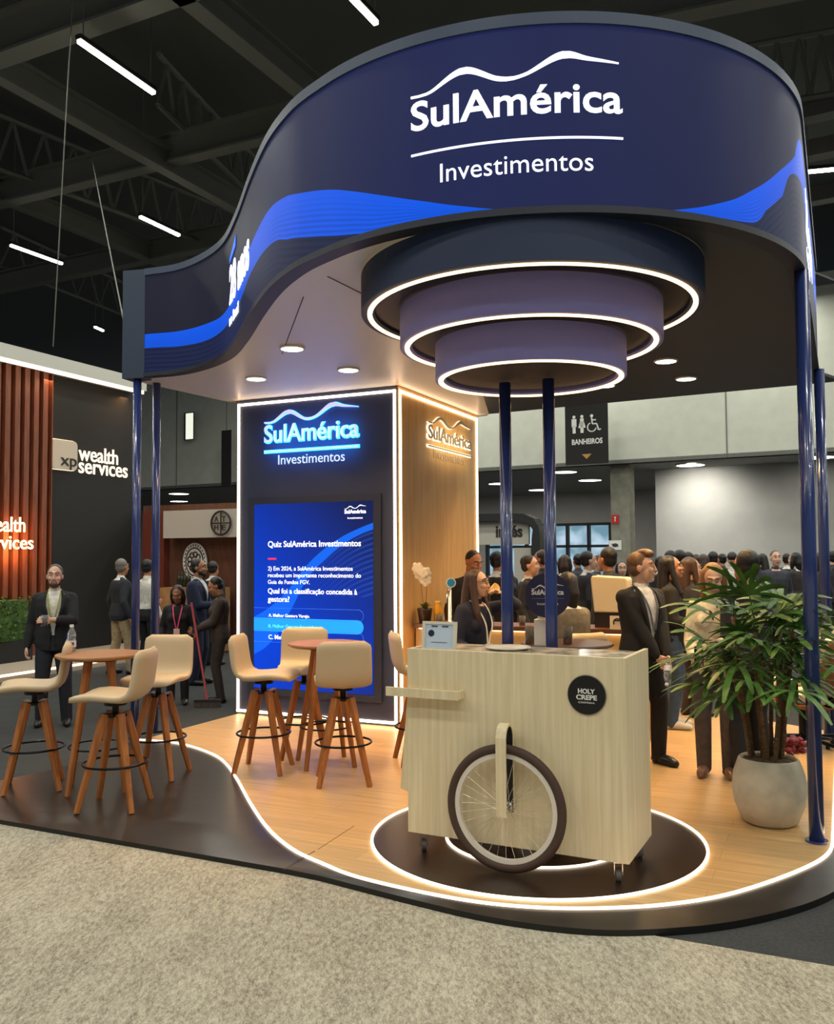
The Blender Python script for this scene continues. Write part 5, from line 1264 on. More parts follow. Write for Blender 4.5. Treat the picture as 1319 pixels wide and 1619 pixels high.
def person(label, loc, rz, h=1.75, build=1.0, female=False, skin='light', hair=('short', 'brown'), top=('jacket', (36, 36, 38)), inner=(228, 226, 220), legs=(40, 40, 44), shoes=(24, 22, 22), hands=None, feet=None, head=(0, 0), lean=0.0, seat=None, vox=.011, face_detail=True, lanyard=None, beard=None, glasses=False, poles=None, skirt=False, group=None, elbows=None, jvee=True, knees=None):
    """one standing or seated figure, built facing -Y, later turned by rz; returns its Empty"""
    e = empty('person', loc, rz, label, 'person', group)
    s = h / 1.75; S = lambda x, y, z: Vector((x * s, y * s, z * s))
    hipz = .93 if seat is None else seat / s + .10
    T = Matrix.Translation(S(0, 0, hipz)) @ Matrix.Rotation(lean, 4, 'X') @ Matrix.Translation(-S(0, 0, .93))
    X, Y = T.to_3x3() @ Vector((1, 0, 0)), T.to_3x3() @ Vector((0, 1, 0))
    t = lambda x, y, z: T @ S(x, y, z)
    b = build * s; sw = (.150 if female else .168) * build
    waist = .125 if female else .15
    rings0 = [(.82, .150, .115, .0), (.90, .172, .128, .008), (1.0, .160, .118, .0), (1.09, waist, .102, -.005), (1.2, .150 if female else .165, .112, -.005), (1.31, .162 if female else .180, .118, .0), (1.39, .160 if female else .180, .100, .006), (1.435, .12, .08, .008), (1.465, .062, .06, .008)]
    def torso(bm, inf, z0=.0, z1=2, nb=.0):
        rs = []
        for z, rx, ry, yo in rings0:
            if z0 <= z <= z1: rs.append((t(0, yo, z), rx * b + inf * s, ry * b + inf * s, X, Y))
        loft(bm, rs)
        if female and z1 > 1.2:
            for sx in (-1, 1): ell(bm, t(sx * .07, -.085, 1.27), (.062 * b + inf * .5, .06 * b + inf * .6, .065 * b + inf * .5))
    shl = {sx: t(sx * (sw - .005), .008, 1.384) for sx in (-1, 1)}
    la, lf = .285 * s, .25 * s
    hands = hands or {}
    H_, E_ = {}, {}
    for sx, k in ((1, 'L'), (-1, 'R')):
        tgt = hands.get(k)
        tgt = S(*tgt) if tgt else t(sx * .255, -.03, .885)
        pole = (poles or {}).get(k, (sx * .25, 1, -.15)); E_[sx], H_[sx] = ik(shl[sx], tgt, la, lf, pole)
    hip = {sx: T @ S(sx * .088, 0, .93) if False else S(sx * .088, .0, hipz) for sx in (-1, 1)}
    K_, A_ = {}, {}
    feet = feet or {}
    for sx, k in ((1, 'L'), (-1, 'R')):
        f = feet.get(k, (sx * .10, .02, .085)) if seat is None else feet.get(k, (sx * .10, -.38, .085))
        K_[sx], A_[sx] = ik(hip[sx], S(*f[:3]), .435 * s, .42 * s, (knees or {}).get(k, (sx * .1, -1, .25 if seat else 0)))
    # head frame
    nb = t(0, .005, 1.47); HM = Matrix.Translation(t(0, -.012, 1.535)) @ Matrix.Rotation(head[0], 4, 'Z') @ Matrix.Rotation(head[1], 4, 'X') @ Matrix.Translation((0, -.012 * s, .095 * s)) @ Matrix.Scale(s * (1.06 if not female else 1.02), 4)
    hp = lambda x, y, z: HM @ Vector((x, y, z))
    # ---- body, one continuous surface
    bm = B()
    torso(bm, -.004)
    chain(bm, [t(0, .012, 1.42), t(0, .0, 1.50), hp(0, .018, -.05)], [.064 * s, .054 * s, .056 * s])
    for sx in (-1, 1):
        chain(bm, [t(sx * .06, .01, 1.40), shl[sx], shl[sx].lerp(E_[sx], .45), E_[sx], E_[sx].lerp(H_[sx], .35), H_[sx]], [.06 * b, .056 * b, .047 * b, .038 * b, .040 * b, .026 * s])
        chain(bm, [hip[sx], hip[sx].lerp(K_[sx], .4), K_[sx], K_[sx].lerp(A_[sx], .3), A_[sx]], [.088 * b, .080 * b, .054 * b, .054 * b, .036 * s])
        toe = A_[sx] + S(sx * .018, -.135, -.055); chain(bm, [A_[sx] + S(0, .03, -.045), A_[sx] + S(0, -.06, -.04), toe], [.034 * s, .034 * s, .024 * s])
    def Hl(c, r): ell(bm, (0, 0, 0), r, HM @ Matrix.Translation(c), 18, 14)
    Hl((0, .012, .025), (.074, .094, .094)); Hl((0, -.030, -.040), (.060, .064, .078)); Hl((0, -.058, -.092), (.034, .032, .026))
    if face_detail:
        chain(bm, [hp(0, -.086, .025), hp(0, -.106, -.022)], [.009 * s, .0125 * s], 10); Hl((0, -.072, .038), (.052, .024, .012))
        for sx in (-1, 1):
            Hl((sx * .036, -.068, -.02), (.026, .024, .022)); Hl((sx * .075, .012, -.004), (.010, .021, .031)); Hl((sx * .011, -.098, -.024), (.008, .008, .007))
        Hl((0, -.084, -.053), (.026, .016, .010)); Hl((0, -.082, -.066), (.021, .016, .009))
    # hands: palm, four unequal curled fingers, thumb from the side of the palm
    for sx in (-1, 1):
        w_ = H_[sx]; d = (w_ - E_[sx]).normalized(); n_ = Vector((-sx, 0, 0)) - d * Vector((-sx, 0, 0)).dot(d)
        if n_.length < .2: n_ = Vector((0, 0, -1)) - d * Vector((0, 0, -1)).dot(d)
        n_.normalize(); sd = d.cross(n_).normalized()
        if sd.y > 0: sd = -sd
        ell(bm, (0, 0, 0), (.042 * s, .018 * s, .050 * s), frame3(w_ + d * .048 * s, sd, n_, d))
        for k, (off, ln, cu2) in enumerate(((.028, .072, .35), (.0095, .080, .42), (-.0095, .075, .5), (-.028, .060, .6))):
            p0 = w_ + (d * .085 + sd * off) * s; a1 = cu2; d1 = (d * math.cos(a1) + n_ * math.sin(a1) + sd * off * 3).normalized(); d2 = (d * math.cos(a1 * 2.6) + n_ * math.sin(a1 * 2.6) + sd * off * 3).normalized()
            p1 = p0 + d1 * ln * .5 * s; p2 = p1 + d2 * ln * .5 * s; chain(bm, [w_ + (d * .05 + sd * off * .8) * s, p0, p1, p2], [.011 * s, .0098 * s, .0088 * s, .0075 * s], 8)
        q0 = w_ + (d * .03 + sd * .03) * s; q1 = q0 + (d * .032 + sd * .026 + n_ * .014) * s; q2 = q1 + (d * .032 + sd * .006 + n_ * .014) * s; chain(bm, [q0, q1, q2], [.0135 * s, .011 * s, .009 * s], 8)
    body = remeshed('body', bm, vox * .62 if vox < .012 else vox * .8, SKIN[skin], e, 2)
    if face_detail:
        for sx in (-1, 1):
            bm = B(); ell(bm, (0, 0, 0), (.0105, .008, .0065), HM @ Matrix.Translation((sx * .031, -.0855, .017)), 10, 8); eo = obj('eye', bm, mat('eye_white', (225, 220, 212), .3), e, True)
            bm = B(); ell(bm, (0, 0, 0), (.006, .004, .006), HM @ Matrix.Translation((sx * .031, -.0925, .017)), 8, 6); obj('iris', bm, mat('eye_dark', (42, 28, 22), .3), eo, True)
            bm = B(); chain(bm, [hp(sx * .014, -.094, .043), hp(sx * .034, -.093, .049), hp(sx * .052, -.078, .042)], [.004 * s, .005 * s, .003 * s], 6); obj('eyebrow', bm, HAIRC.get(hair[1], HAIRC['black']), e, True)
        bm = B(); chain(bm, [hp(-.022, -.094, -.057), hp(0, -.102, -.0585), hp(.022, -.094, -.057)], [.004 * s, .007 * s, .004 * s], 8); obj('lips', bm, mat('lips_' + skin, {'light': (186, 112, 100), 'tan': (156, 92, 80), 'brown': (112, 62, 54), 'dark': (84, 46, 42)}[skin], .45), e, True)
    # ---- hair
    style, hc = hair
    if style != 'none':
        bm = B(); Q = lambda c, r: ell(bm, (0, 0, 0), r, HM @ Matrix.Translation(c), 18, 14)
        if style == 'buzz': Q((0, .020, .036), (.075, .092, .088))
        else:
            Q((0, .032, .046), (.080, .092, .086)); Q((0, .045, -.005), (.075, .070, .075))
            for sx in (-1, 1): Q((sx * .067, .012, .028), (.013, .026, .036))
        if style == 'quiff': Q((0, -.052, .108), (.060, .045, .032)); Q((.01, -.02, .125), (.058, .06, .026))
        if style == 'bob': 
            for sx in (-1, 1): chain(bm, [hp(sx * .06, .02, .05), hp(sx * .082, .01, -.05), hp(sx * .075, .0, -.14)], [.04 * s, .036 * s, .028 * s])
            chain(bm, [hp(0, .07, .04), hp(0, .085, -.06), hp(0, .08, -.15)], [.06 * s, .07 * s, .055 * s])
        if style == 'long':
            for sx in (-1, 1):
                chain(bm, [hp(sx * .058, .01, .06), hp(sx * .080, .005, -.04), hp(sx * .088, -.01, -.15), hp(sx * .10, -.035, -.26), hp(sx * .095, -.05, -.33)], [.036 * s, .030 * s, .034 * s, .034 * s, .018 * s])
            chain(bm, [hp(0, .06, .05), hp(0, .09, -.08), hp(0, .10, -.2), hp(0, .10, -.32)], [.07 * s, .07 * s, .075 * s, .05 * s])
        if style == 'bun': Q((0, .115, .045), (.042, .038, .04))
        if style == 'curly':
            rr_ = random.Random(len(label))
            for k in range(26): a_ = rr_.uniform(0, 2 * PI); zz = rr_.uniform(-.02, .1); Q((.075 * math.cos(a_) * (1 - max(0, zz - .04) * 6), .025 + .09 * math.sin(a_) * .8 + .01, .04 + zz * .8) if math.sin(a_) > -.6 else (0, .03, .12), (.026, .026, .026))
        remeshed('hair', bm, max(.007, vox * .8), HAIRC[hc], e, 1)
    if beard:
        bm = B(); Q = lambda c, r: ell(bm, (0, 0, 0), r, HM @ Matrix.Translation(c), 14, 10)
        Q((0, -.060, -.088), (.045, .038, .034))
        for sx in (-1, 1): Q((sx * .046, -.03, -.062), (.018, .034, .036))
        chain(bm, [hp(-.028, -.086, -.060), hp(-.016, -.097, -.043), hp(.016, -.097, -.043), hp(.028, -.086, -.060)], [.006 * s] * 4, 8)
        remeshed('beard', bm, .007, HAIRC[beard], e, 1, cut=None)
    if glasses:
        bm = B()
        for sx in (-1, 1):
            tube(bm, [HM @ Vector((sx * .033 + .023 * math.cos(a_), -.105, .016 + .019 * math.sin(a_))) for a_ in [2 * PI * i / 16 for i in range(16)]], .0022 * s, 6, True, up=HM.to_3x3() @ Vector((0, 1, 0)))
            cyl(bm, hp(sx * .056, -.103, .02), hp(sx * .078, .01, .022), .002 * s, n=6)
        cyl(bm, hp(-.01, -.106, .018), hp(.01, -.106, .018), .002 * s, n=6); obj('glasses', bm, mat('glasses_black', (24, 20, 20), .3), e)
    # ---- clothes
    kind, tc = top
    def sleeves(bm, inf, short=False):
        for sx in (-1, 1):
            end = H_[sx] - (H_[sx] - E_[sx]).normalized() * .004 * s
            if short: chain(bm, [t(sx * .06, .01, 1.395), shl[sx], shl[sx].lerp(E_[sx], .75)], [.062 * b + inf * .4, .058 * b + inf, .05 * b + inf])
            else: chain(bm, [t(sx * .06, .01, 1.395), shl[sx], shl[sx].lerp(E_[sx], .5), E_[sx], E_[sx].lerp(end, .5), end], [.062 * b + inf * .4, .052 * b + inf, .049 * b + inf, .042 * b + inf, .040 * b + inf * .9, .031 * s + inf * .6])
            chain(bm, [t(sx * .035, .012, 1.455 - .02), shl[sx]], [.045 * b + inf * .3, .046 * b + inf])
    if kind == 'jacket':
        bm = B(); torso(bm, .010, .9); chain(bm, [t(0, .012, 1.43), t(0, .004, 1.485)], [.066 * s, .060 * s]); sh = remeshed('shirt', bm, vox, cloth(inner), e, 1)
        bm = B(); torso(bm, .026, .82, 1.45); sleeves(bm, .014)
        chain(bm, [t(-.07, .02, 1.435), t(0, .05, 1.455), t(.07, .02, 1.435)], [.03 * s] * 3)
        Ti = T.inverted()
        def vcut(co):
            q = Ti @ co; z = q.z / s; x = abs(q.x / s)
            return q.y < -.02 * s and x < max(.010, .010 + (z - 1.02) * .215 if z > 1.02 else .010 + (1.02 - z) * .12) and z < 1.47 and x < .085
        remeshed('jacket', bm, vox, cloth(tc), e, 1, cut=vcut if jvee else None, thick=.006)
        if jvee:
            for sx in (-1, 1):                              # lapels lie along the opening
                bm = B(); pts = [t(sx * .016, -.148 * build, 1.05), t(sx * .045, -.150 * build, 1.18), t(sx * .075, -.150 * build, 1.30), t(sx * .078, -.098, 1.42), t(sx * .066, -.03, 1.475)]
                P = smooth_path(pts, 14); wd = [.006, .012, .02, .026, .03, .033, .035, .036, .03, .034, .03, .026, .022, .018]
                pv = None
                for p, w_ in zip(P, wd):
                    o_ = X * sx; row = [bm.verts.new(p), bm.verts.new(p + o_ * w_ * s + Y * .012 * s)]; row += [bm.verts.new(row[1].co + Y * .012), bm.verts.new(row[0].co + Y * .012)]
                    if pv:
                        for k in range(4): bm.faces.new((pv[k], pv[(k + 1) % 4], row[(k + 1) % 4], row[k]))
                    pv = row
                obj('lapel', bm, cloth(tc), e, True)
    else:
        bm = B(); torso(bm, .018 if kind != 'tee' else .012, .82 if kind != 'tucked' else .95, 1.45); sleeves(bm, .010 if kind != 'sweater' else .016, kind == 'tee')
        if kind in ('sweater', 'hoodie'): chain(bm, [t(0, .012, 1.43), t(0, .004, 1.475)], [.070 * s, .064 * s])
        if kind == 'hoodie': ell(bm, t(0, .085, 1.43), (.10 * s, .05 * s, .06 * s))
        remeshed('shirt' if kind in ('tucked', 'tee', 'shirt') else 'sweater', bm, vox, cloth(tc), e, 1, thick=.004)
        if kind in ('tucked', 'shirt'):
            bm = B(); chain(bm, [t(0, .012, 1.435), t(0, .004, 1.48)], [.068 * s, .062 * s]); remeshed('collar', bm, vox, cloth(tc), e, 1)
    bm = B(); lo = .82 if seat is None else .86
    rs = [(T @ S(0, yo, z) if z > .93 else S(0, yo, z - .93 + hipz), rx * b + .012 * s, ry * b + .012 * s, X, Y) for z, rx, ry, yo in rings0 if lo <= z <= 1.02]; loft(bm, rs)
    for sx in (-1, 1): chain(bm, [hip[sx], hip[sx].lerp(K_[sx], .45), K_[sx], K_[sx].lerp(A_[sx], .5), A_[sx] - Vector((0, 0, .025 * s))], [.098 * b, .090 * b, .070 * b, .066 * b, .060 * s])
    remeshed('trousers', bm, vox, cloth(legs), e, 1)
    for sx in (-1, 1):
        bm = B(); a_ = A_[sx]; chain(bm, [a_ + S(0, .035, -.048), a_ + S(sx * .006, -.05, -.042), a_ + S(sx * .016, -.13, -.048), a_ + S(sx * .020, -.175, -.054)], [.042 * s, .047 * s, .043 * s, .033 * s]); chain(bm, [a_ + S(0, .01, -.02), a_ + S(0, .0, -.045)], [.044 * s, .04 * s])
        zmin = a_.z - .085 * s
        for v in bm.verts: v.co.z = max(v.co.z, zmin)
        so = remeshed('shoe', bm, vox * .9, mat('shoe_%02x%02x%02x' % tuple(shoes), shoes, .35), e, 1)
    if lanyard:
        lc, bcol = lanyard; yf = -.158 * build - (.03 if female else 0)
        bm = B()
        for sx in (-1, 1): 
            P = smooth_path([t(sx * .062, .03, 1.49), t(sx * .066, -.075, 1.435), t(sx * .045, yf + .012, 1.30), t(sx * .008, yf, 1.12)], 16); sweep(bm, P, [(-.008 * s, -.002), (.008 * s, -.002), (.008 * s, .002), (-.008 * s, .002)], up=Vector((0, -1, .2)))
        ln = obj('lanyard', bm, mat('lanyard_%02x%02x%02x' % tuple(lc), lc, .6), e)
        if bcol:
            bm = B(); box(bm, (0, 0, 0), (.085 * s, .006, .11 * s)); xf(bm, Matrix.Translation(t(0, yf - .006, 1.065)) @ T.to_3x3().to_4x4()); obj('badge', bm, mat('badge_%02x%02x%02x' % tuple(bcol), bcol, .4), e)
    e['_h'] = 0; del e['_h']
    e_pts = dict(H=H_, E=E_, head=HM, T=T, s=s)
    return e, e_pts
def ht(px, top, p): return dep(px, top, p.y).z - p.z - .015      # body height from where the crown is seen
def gp(px, py, z=0.0): p = at(px, py, z); return Vector((p.x, p.y, z))
def wpt(e, v):       # local point of a figure in the world
    return Matrix.Translation(e.location) @ Matrix.Rotation(e.rotation_euler.z, 4, 'Z') @ v

# --- left group, on the hall floor
p = gp(84, 1146); e, k = person('man in black blazer and white shirt holding a cup, standing behind the left high table', p, face(.30, -1), ht(88, 892, p), 1.05, skin='light', hair=('short', 'brown'), beard='brown', top=('jacket', (26, 28, 31)), inner=(226, 224, 214), legs=(30, 33, 42), shoes=(28, 26, 26),
    hands={'L': (-.005, -.29, 1.17), 'R': (-.27, -.03, .87)}, poles={'L': (1, .35, -.5)}, feet={'L': (.14, -.02, .085), 'R': (-.13, .02, .085)}, vox=.010, lanyard=((150, 150, 60), None))
hp_ = wpt(e, k['H'][1] + Vector((-.06, -.03, -.0))); c = empty('drinking_cup', hp_ - Vector((0, 0, .05)), 0, 'clear cup with amber drink in the hand of the man in the black blazer', 'cup')
bm = lathe(B(), [(0, .0), (.026, .0), (.034, .10), (.036, .10), (.03, -.002), (0, -.002)], 18); obj('cup', bm, PETM, c, True); bm = lathe(B(), [(0, .003), (.0265, .003), (.031, .06), (0, .06)], 16); obj('drink', bm, mat('drink_amber', (150, 110, 60), .3), c, True)
p = gp(190, 1066); person('man in dark blazer and beige trousers seen from behind, left of the first blue post', p, face(.75, .7), ht(195, 883, p), 1.05, skin='tan', hair=('short', 'grey'), top=('jacket', (44, 46, 52)), jvee=False, legs=(176, 152, 116), shoes=(34, 30, 30), head=(.5, 0), vox=.012, feet={'L': (.12, .1, .085), 'R': (-.1, -.12, .085)})
p = gp(232, 1066); person('person in white shirt and black trousers seen between the two left blue posts', p, face(.5, .85), ht(232, 884, p), .95, skin='tan', hair=('short', 'black'), top=('tucked', (222, 218, 206)), legs=(32, 32, 36), vox=.012, face_detail=False, hands={'L': (.15, -.25, 1.1)})
p = gp(281, 1113); e, k = person('woman cleaner in black with pink lanyard looking down, holding a broom', p, face(.15, -1), ht(279, 923, p), 1.02, True, skin='brown', hair=('bob', 'black'), top=('sweater', (30, 29, 33)), legs=(32, 32, 36), shoes=(40, 38, 38), head=(-.1, .45),
    hands={'L': (.27, -.22, 1.02), 'R': (-.24, -.10, .92)}, vox=.011, lanyard=((226, 70, 120), (226, 190, 180)))
hl = wpt(e, k['H'][1] + Vector((.03, -.06, -.05)))
q = gp(324, 1090); bt_ = Vector((hl.x + .13, hl.y - .05, .06)); tp_ = hl + (hl - bt_) * .62
bm_top = tp_
bro = empty('broom', (bt_.x, bt_.y, 0), 0, 'long broom with pink red handle held by the cleaner', 'broom')
def locpart(o, e): o.matrix_parent_inverse = Matrix.Translation(-Vector(e.location)); return o
bm = B(); cyl(bm, bt_, tp_, .013, n=10); locpart(obj('handle', bm, mat('broom_pink', (196, 84, 92), .5), bro), bro)
bm = B(); box(bm, (bt_.x, bt_.y, .075), (.30, .05, .03)); locpart(obj('head', bm, mat('broom_head', (40, 36, 36), .6), bro), bro)
bm = B(); prism(bm, [(bt_.x - .15, bt_.y - .022), (bt_.x + .15, bt_.y - .022), (bt_.x + .15, bt_.y + .022), (bt_.x - .15, bt_.y + .022)], .0, .062); locpart(obj('bristles', bm, mat('bristle', (70, 62, 58), .9, var=.4, scale=200, stretch=(1, 1, .1)), bro), bro)
hr = wpt(e, k['H'][-1] + Vector((-.02, -.05, -.03))); du = empty('dustpan', (hr.x, hr.y, 0), 0, 'dustpan on a pink red stick in the other hand of the cleaner', 'dustpan')
bm = B(); cyl(bm, (hr.x, hr.y, .05), (hr.x, hr.y, 1.12), .011, n=10); locpart(obj('handle', bm, mat('broom_pink', (196, 84, 92), .5), du), du)
bm = prism(B(), [(hr.x - .13, hr.y - .16), (hr.x + .13, hr.y - .16), (hr.x + .11, hr.y + .06), (hr.x - .11, hr.y + .06)], 0, .012); box(bm, (hr.x, hr.y + .05, .06), (.22, .02, .11)); locpart(obj('pan', bm, mat('dustpan_black', (40, 38, 40), .5), du), du)
p = gp(312, 1082); person('man in navy suit with dark hair and beard, standing sideways behind the cleaner', p, face(1, -.15), ht(312, 883, p), 1.08, skin='tan', hair=('short', 'black'), beard='black', top=('jacket', (38, 44, 70)), legs=(34, 38, 58), vox=.011, hands={'L': (.12, -.32, 1.12), 'R': (-.12, -.33, 1.12)})
p = gp(336, 1052); person('man in black suit seen from behind, at the coffee booth left of the tower', p, face(.4, 1), ht(335, 887, p), 1.05, skin='tan', hair=('short', 'black'), top=('jacket', (30, 30, 34)), jvee=False, legs=(30, 30, 34), vox=.013, face_detail=False)
p = gp(347, 1110); person('person in brown clothes half hidden by the left edge of the tower, looking down', p, face(-1, -.25), ht(350, 910, p), 1.0, True, skin='tan', hair=('short', 'black'), top=('sweater', (64, 52, 46)), legs=(56, 48, 44), head=(0, .45), vox=.012, hands={'L': (.1, -.32, 1.02), 'R': (-.1, -.32, 1.02)})

# --- on the stand
sp_ = dep(744, 1010, 7.9)
e, k = person('seated woman with long brown hair and navy top drinking from a yellow cup', Vector((sp_.x, sp_.y, FZ)), face(.75, -.75), 1.70, 1.02, True, skin='light', hair=('long', 'brown'), top=('sweater', (30, 36, 54)), legs=(28, 28, 32), seat=.62, lean=.12, glasses=True, head=(.25, -.02), vox=.009,
    hands={'L': (.10, -.27, 1.345), 'R': (-.18, -.24, .80)}, poles={'L': (1, -.2, -.35)}, lanyard=((222, 220, 214), (226, 224, 220)), feet={'L': (.1, -.36, .32), 'R': (-.1, -.36, .32)})
hw = wpt(e, k['head'] @ Vector((0, -.150, -.05))); c = empty('paper_cup', hw, 0, 'small yellow paper cup at the mouth of the seated woman', 'cup')
bm = lathe(B(), [(0, -.05), (.028, -.05), (.037, .045), (.035, .045), (.026, -.046), (0, -.046)], 20); xf(bm, Matrix.Rotation(1.0, 4, Vector((.7, .7, 0)))); obj('cup', bm, mat('cup_yellow', (232, 190, 112), .5), c, True)
p0 = Vector((sp_.x, sp_.y, 0)); 
o = copy_tree(stool0); o.location = (p0.x, p0.y, FZ - .02); o.rotation_euler = (0, 0, face(.75, -.75)); tag(o, 'cream bar stool under the seated woman drinking', 'stool', 'cream bar stools with wooden legs')
p = dep(744, 900, 9.35); person('barista with shaved head and pink collar band, in black behind the bar', Vector((p.x, p.y, FZ)), face(.5, -1), dep(742, 868, p.y).z - FZ - .015, 1.0, skin='tan', hair=('buzz', 'black'), top=('sweater', (36, 34, 38)), legs=(30, 30, 34), head=(.15, .35), vox=.011, lanyard=((224, 110, 130), None))
gq = dep(905, 1010, 7.35)
e, k = person('woman with dark hair and grey jacket sitting with her back turned beside the round sign', Vector((gq.x, gq.y, FZ)), face(-.45, .9), 1.66, 1.0, True, skin='tan', hair=('bob', 'black'), top=('jacket', (112, 106, 92)), jvee=False, legs=(50, 48, 52), seat=.62, vox=.010, lean=.1, hands={'L': (.14, -.34, .98), 'R': (-.14, -.34, .98)}, face_detail=False, feet={'L': (.1, -.36, .32), 'R': (-.1, -.36, .32)})
o = copy_tree(stool0); o.location = (gq.x, gq.y, FZ - .02); o.rotation_euler = (0, 0, face(-.45, .9)); tag(o, 'cream bar stool under the woman in grey', 'stool', 'cream bar stools with wooden legs')
p = gp(1018, 1207, FZ)
e, k = person('smiling man with sandy hair in black suit, hands clasped, behind the crepe cart', p, face(.45, -.9), ht(1015, 872, p), 1.06, skin='light', hair=('quiff', 'sandy'), top=('jacket', (27, 27, 29)), inner=(232, 230, 226), legs=(21, 21, 23), shoes=(22, 20, 20), head=(.72, -.02), vox=.0095,
    hands={'L': (.055, -.235, .90), 'R': (-.01, -.25, .86)}, poles={'L': (1, .8, 0), 'R': (-1, .8, 0)}, lanyard=((84, 84, 88), None), feet={'L': (.11, -.06, .085), 'R': (-.10, .10, .085)})
hb = wpt(e, Vector((.0, -.33, .80))); wb = water_bottle(hb, 'small water bottle hanging from the clasped hands of the smiling man', s=.9); wb.rotation_euler = (PI - .5, .25, 0); wb.location = hb + Vector((-.02, 0, .02))
p = gp(1066, 1150, FZ); person('laughing woman with long black hair and blue jeans behind the smiling man', p, face(.95, -.3), ht(1050, 877, p), .98, True, skin='tan', hair=('long', 'black'), top=('sweater', (24, 24, 27)), legs=(50, 72, 98), shoes=(226, 216, 198), head=(.1, -.12), vox=.010, hands={'L': (.05, -.24, 1.18), 'R': (-.16, -.26, 1.05)}, poles={'L': (1, .3, -.8)})
p = gp(1096, 1132, FZ); person('woman in black trousers and black loafers carrying bags, behind the laughing woman', p, face(.9, .2), ht(1070, 880, p), .98, True, skin='light', hair=('long', 'brown'), top=('sweater', (36, 36, 42)), legs=(52, 42, 40), shoes=(28, 24, 24), vox=.012)
p = gp(1134, 1226, FZ); e, k = person('person in cream sweater and grey brown trousers holding a phone, left of the palm', p, face(-.35, -.95), ht(1128, 888, p), 1.0, True, skin='light', hair=('bob', 'blond'), top=('sweater', (222, 208, 176)), legs=(82, 74, 70), shoes=(120, 84, 62), vox=.010, hands={'L': (.06, -.30, 1.12), 'R': (-.15, -.27, 1.00)}, head=(.1, .35))
hb = wpt(e, k['H'][-1] + Vector((.04, -.09, .01))); c = empty('phone', hb, .4, 'black phone in the hand of the person in the cream sweater', 'phone'); bm = B(); box(bm, (0, 0, 0), (.075, .012, .15)); obj('case', bm, BLK, c, bevel=.004); bm = B(); box(bm, (0, -.0065, 0), (.066, .001, .138)); obj('display', bm, mat('phone_glass', (14, 15, 18), .1), c)
p = gp(1190, 1232, FZ); person('person in black with black hair mostly hidden behind the palm leaves', p, face(-.3, 1), ht(1182, 869, p), 1.05, skin='tan', hair=('short', 'black'), top=('sweater', (28, 28, 31)), legs=(30, 30, 33), shoes=(24, 22, 22), vox=.011, face_detail=False)
# --- people of the crowd on the hall floor; each figure type is shaped once and then dressed again
types = []
for i, (fem, hs, kd, hd) in enumerate(((False, 'short', 'jacket', None), (True, 'long', 'sweater', None), (False, 'short', 'hoodie', None), (True, 'bob', 'jacket', {'L': (.08, -.3, 1.1)}), (False, 'buzz', 'tucked', {'R': (-.08, -.3, 1.12)}), (True, 'bun', 'sweater', None))):
    types.append(dict(female=fem, hair=(hs, 'black'), top=(kd, (40 + i, 40, 44)), hands=hd, skin='tan', vox=.016, face_detail=True))
tc_ = {}
def crowd(px, hpy, Y, lab, ty, rz, tops, legs, hairc, skin, h=1.72):
    x = dep(px, 880, Y).x; hz = dep(px, hpy, Y).z; h = min(1.9, max(1.5, hz))
    if ty not in tc_:
        e, _ = person(lab, Vector((x, Y, 0)), rz, 1.72, 1.0, group='people in the far crowd', **types[ty]); tc_[ty] = e
    else: e = copy_tree(tc_[ty])
    e.location = (x, Y, 0); e.rotation_euler = (0, 0, rz); k = h / 1.72; e.scale = (k, k, k); tag(e, lab, 'person', 'people in the far crowd')
    for ch in e.children:
        n = ch.name.split('.')[0]
        m = {'jacket': cloth(tops), 'sweater': cloth(tops), 'lapel': cloth(tops), 'shirt': cloth(tops if types[ty]['top'][0] != 'jacket' else (214, 212, 206)), 'collar': cloth(tops), 'trousers': cloth(legs), 'hair': HAIRC[hairc], 'eyebrow': HAIRC[hairc], 'body': SKIN[skin]}.get(n)
        if m and ch.material_slots: ch.material_slots[0].link = 'OBJECT'; ch.material_slots[0].material = m
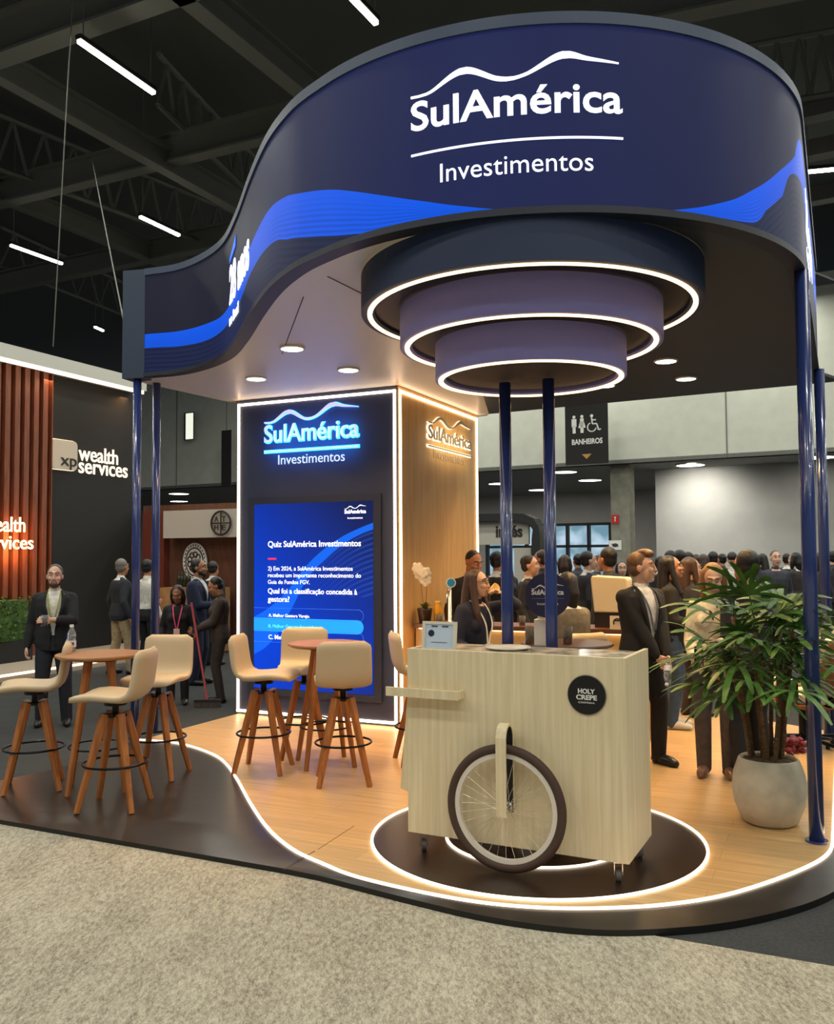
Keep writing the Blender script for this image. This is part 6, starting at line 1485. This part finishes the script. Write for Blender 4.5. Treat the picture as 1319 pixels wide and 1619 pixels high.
CROWD = [(786, 873, 11.2, 'man in black suit with dark hair right beside the lit tower edge', 0, face(.6, .8), (32, 32, 36), (30, 30, 34), 'black', 'tan'),
 (799, 881, 13.0, 'woman with long dark hair just left of the left middle post', 1, face(.4, -1), (60, 56, 60), (40, 40, 44), 'black', 'tan'),
 (836, 879, 10.6, 'man in dark suit in profile between the two middle posts', 0, face(1, -.3), (40, 42, 50), (34, 34, 40), 'black', 'light'),
 (857, 871, 12.4, 'man in dark hoodie at the left side of the right middle post', 2, face(-.8, .5), (46, 44, 46), (40, 42, 50), 'brown', 'tan'),
 (893, 878, 13.4, 'woman with brown bob just right of the right middle post', 3, face(.3, 1), (70, 50, 44), (40, 38, 40), 'brown', 'light'),
 (914, 876, 15.0, 'woman with dark bun in front of the glass doors', 5, face(-.2, 1), (58, 58, 66), (40, 40, 46), 'black', 'tan'),
 (929, 873, 12.0, 'man with dark hair in profile above the coffee machine', 0, face(.9, .2), (36, 36, 42), (34, 34, 38), 'black', 'light'),
 (944, 880, 14.0, 'man in grey hoodie left of the concrete pillar', 2, face(.7, -.5), (84, 82, 84), (50, 52, 60), 'black', 'light'),
 (962, 867, 9.6, 'man in dark grey shirt with thick black hair seen from behind, below the pillar', 2, face(-.5, .9), (48, 52, 58), (34, 34, 40), 'black', 'tan'),
 (983, 888, 12.6, 'woman facing the camera just left of the smiling man', 1, face(-.1, -1), (52, 50, 56), (40, 40, 44), 'black', 'light'),
 (1044, 880, 15.5, 'woman with dark bob between the smiling man and the laughing woman', 3, face(.2, 1), (44, 42, 46), (36, 36, 40), 'black', 'light'),
 (1061, 871, 13.6, 'woman with long black hair above the laughing woman', 1, face(.8, .4), (40, 38, 42), (50, 60, 80), 'black', 'tan'),
 (1075, 871, 11.4, 'man in pale denim jacket seen from behind, right of the laughing woman', 2, face(.4, 1), (116, 134, 152), (150, 160, 172), 'black', 'light'),
 (1088, 874, 14.4, 'man in black suit second right of the laughing woman', 0, face(-.3, 1), (34, 34, 38), (32, 32, 36), 'black', 'light'),
 (1101, 877, 16.5, 'woman with brown bob third right of the laughing woman', 3, face(.5, 1), (90, 70, 62), (44, 42, 44), 'brown', 'light'),
 (1112, 877, 13.0, 'woman with long brown hair in rust top before the palm tips', 1, face(.2, 1), (108, 72, 56), (50, 48, 52), 'brown', 'light'),
 (1128, 873, 15.0, 'man in navy hoodie behind the left palm leaves', 2, face(.6, .8), (40, 46, 66), (36, 38, 48), 'black', 'tan'),
 (1142, 876, 17.5, 'woman with black bun behind the left palm leaves', 5, face(-.4, 1), (66, 62, 62), (40, 40, 44), 'black', 'tan'),
 (1158, 873, 14.2, 'man with cropped hair in pale shirt behind the palm', 4, face(.3, 1), (206, 204, 200), (40, 40, 46), 'black', 'light'),
 (1205, 876, 16.0, 'woman with long dark hair behind the palm top', 1, face(-.5, .8), (48, 46, 52), (40, 40, 44), 'black', 'light'),
 (1226, 871, 14.0, 'man facing the camera behind the palm top', 4, face(-.1, -1), (60, 62, 70), (40, 40, 46), 'brown', 'light'),
 (1244, 876, 18.0, 'man in black suit behind the palm, left of the big post', 0, face(.5, 1), (34, 34, 38), (32, 32, 36), 'black', 'tan'),
 (1258, 874, 15.0, 'woman with dark bob just left of the big post', 3, face(-.6, .8), (56, 50, 50), (40, 38, 40), 'black', 'light'),
 (1297, 874, 13.6, 'woman with long dark hair between the two right posts', 1, face(-.7, .6), (50, 46, 50), (40, 40, 46), 'black', 'light'),
 (1316, 872, 16.0, 'man in hoodie at the right picture edge', 2, face(-.3, 1), (54, 52, 56), (40, 40, 46), 'black', 'light'),
 (1172, 878, 19.0, 'woman with bun far back behind the palm', 5, face(.2, 1), (84, 80, 84), (50, 50, 54), 'brown', 'light'),
 (1030, 883, 18.5, 'man with cropped hair far back right of the smiling man', 4, face(.5, 1), (120, 118, 116), (46, 46, 50), 'black', 'light'),
 (876, 884, 18.0, 'man with cropped hair far back before the glass doors', 4, face(-.5, 1), (130, 126, 122), (46, 46, 50), 'black', 'tan')]
for a in CROWD: crowd(*a)
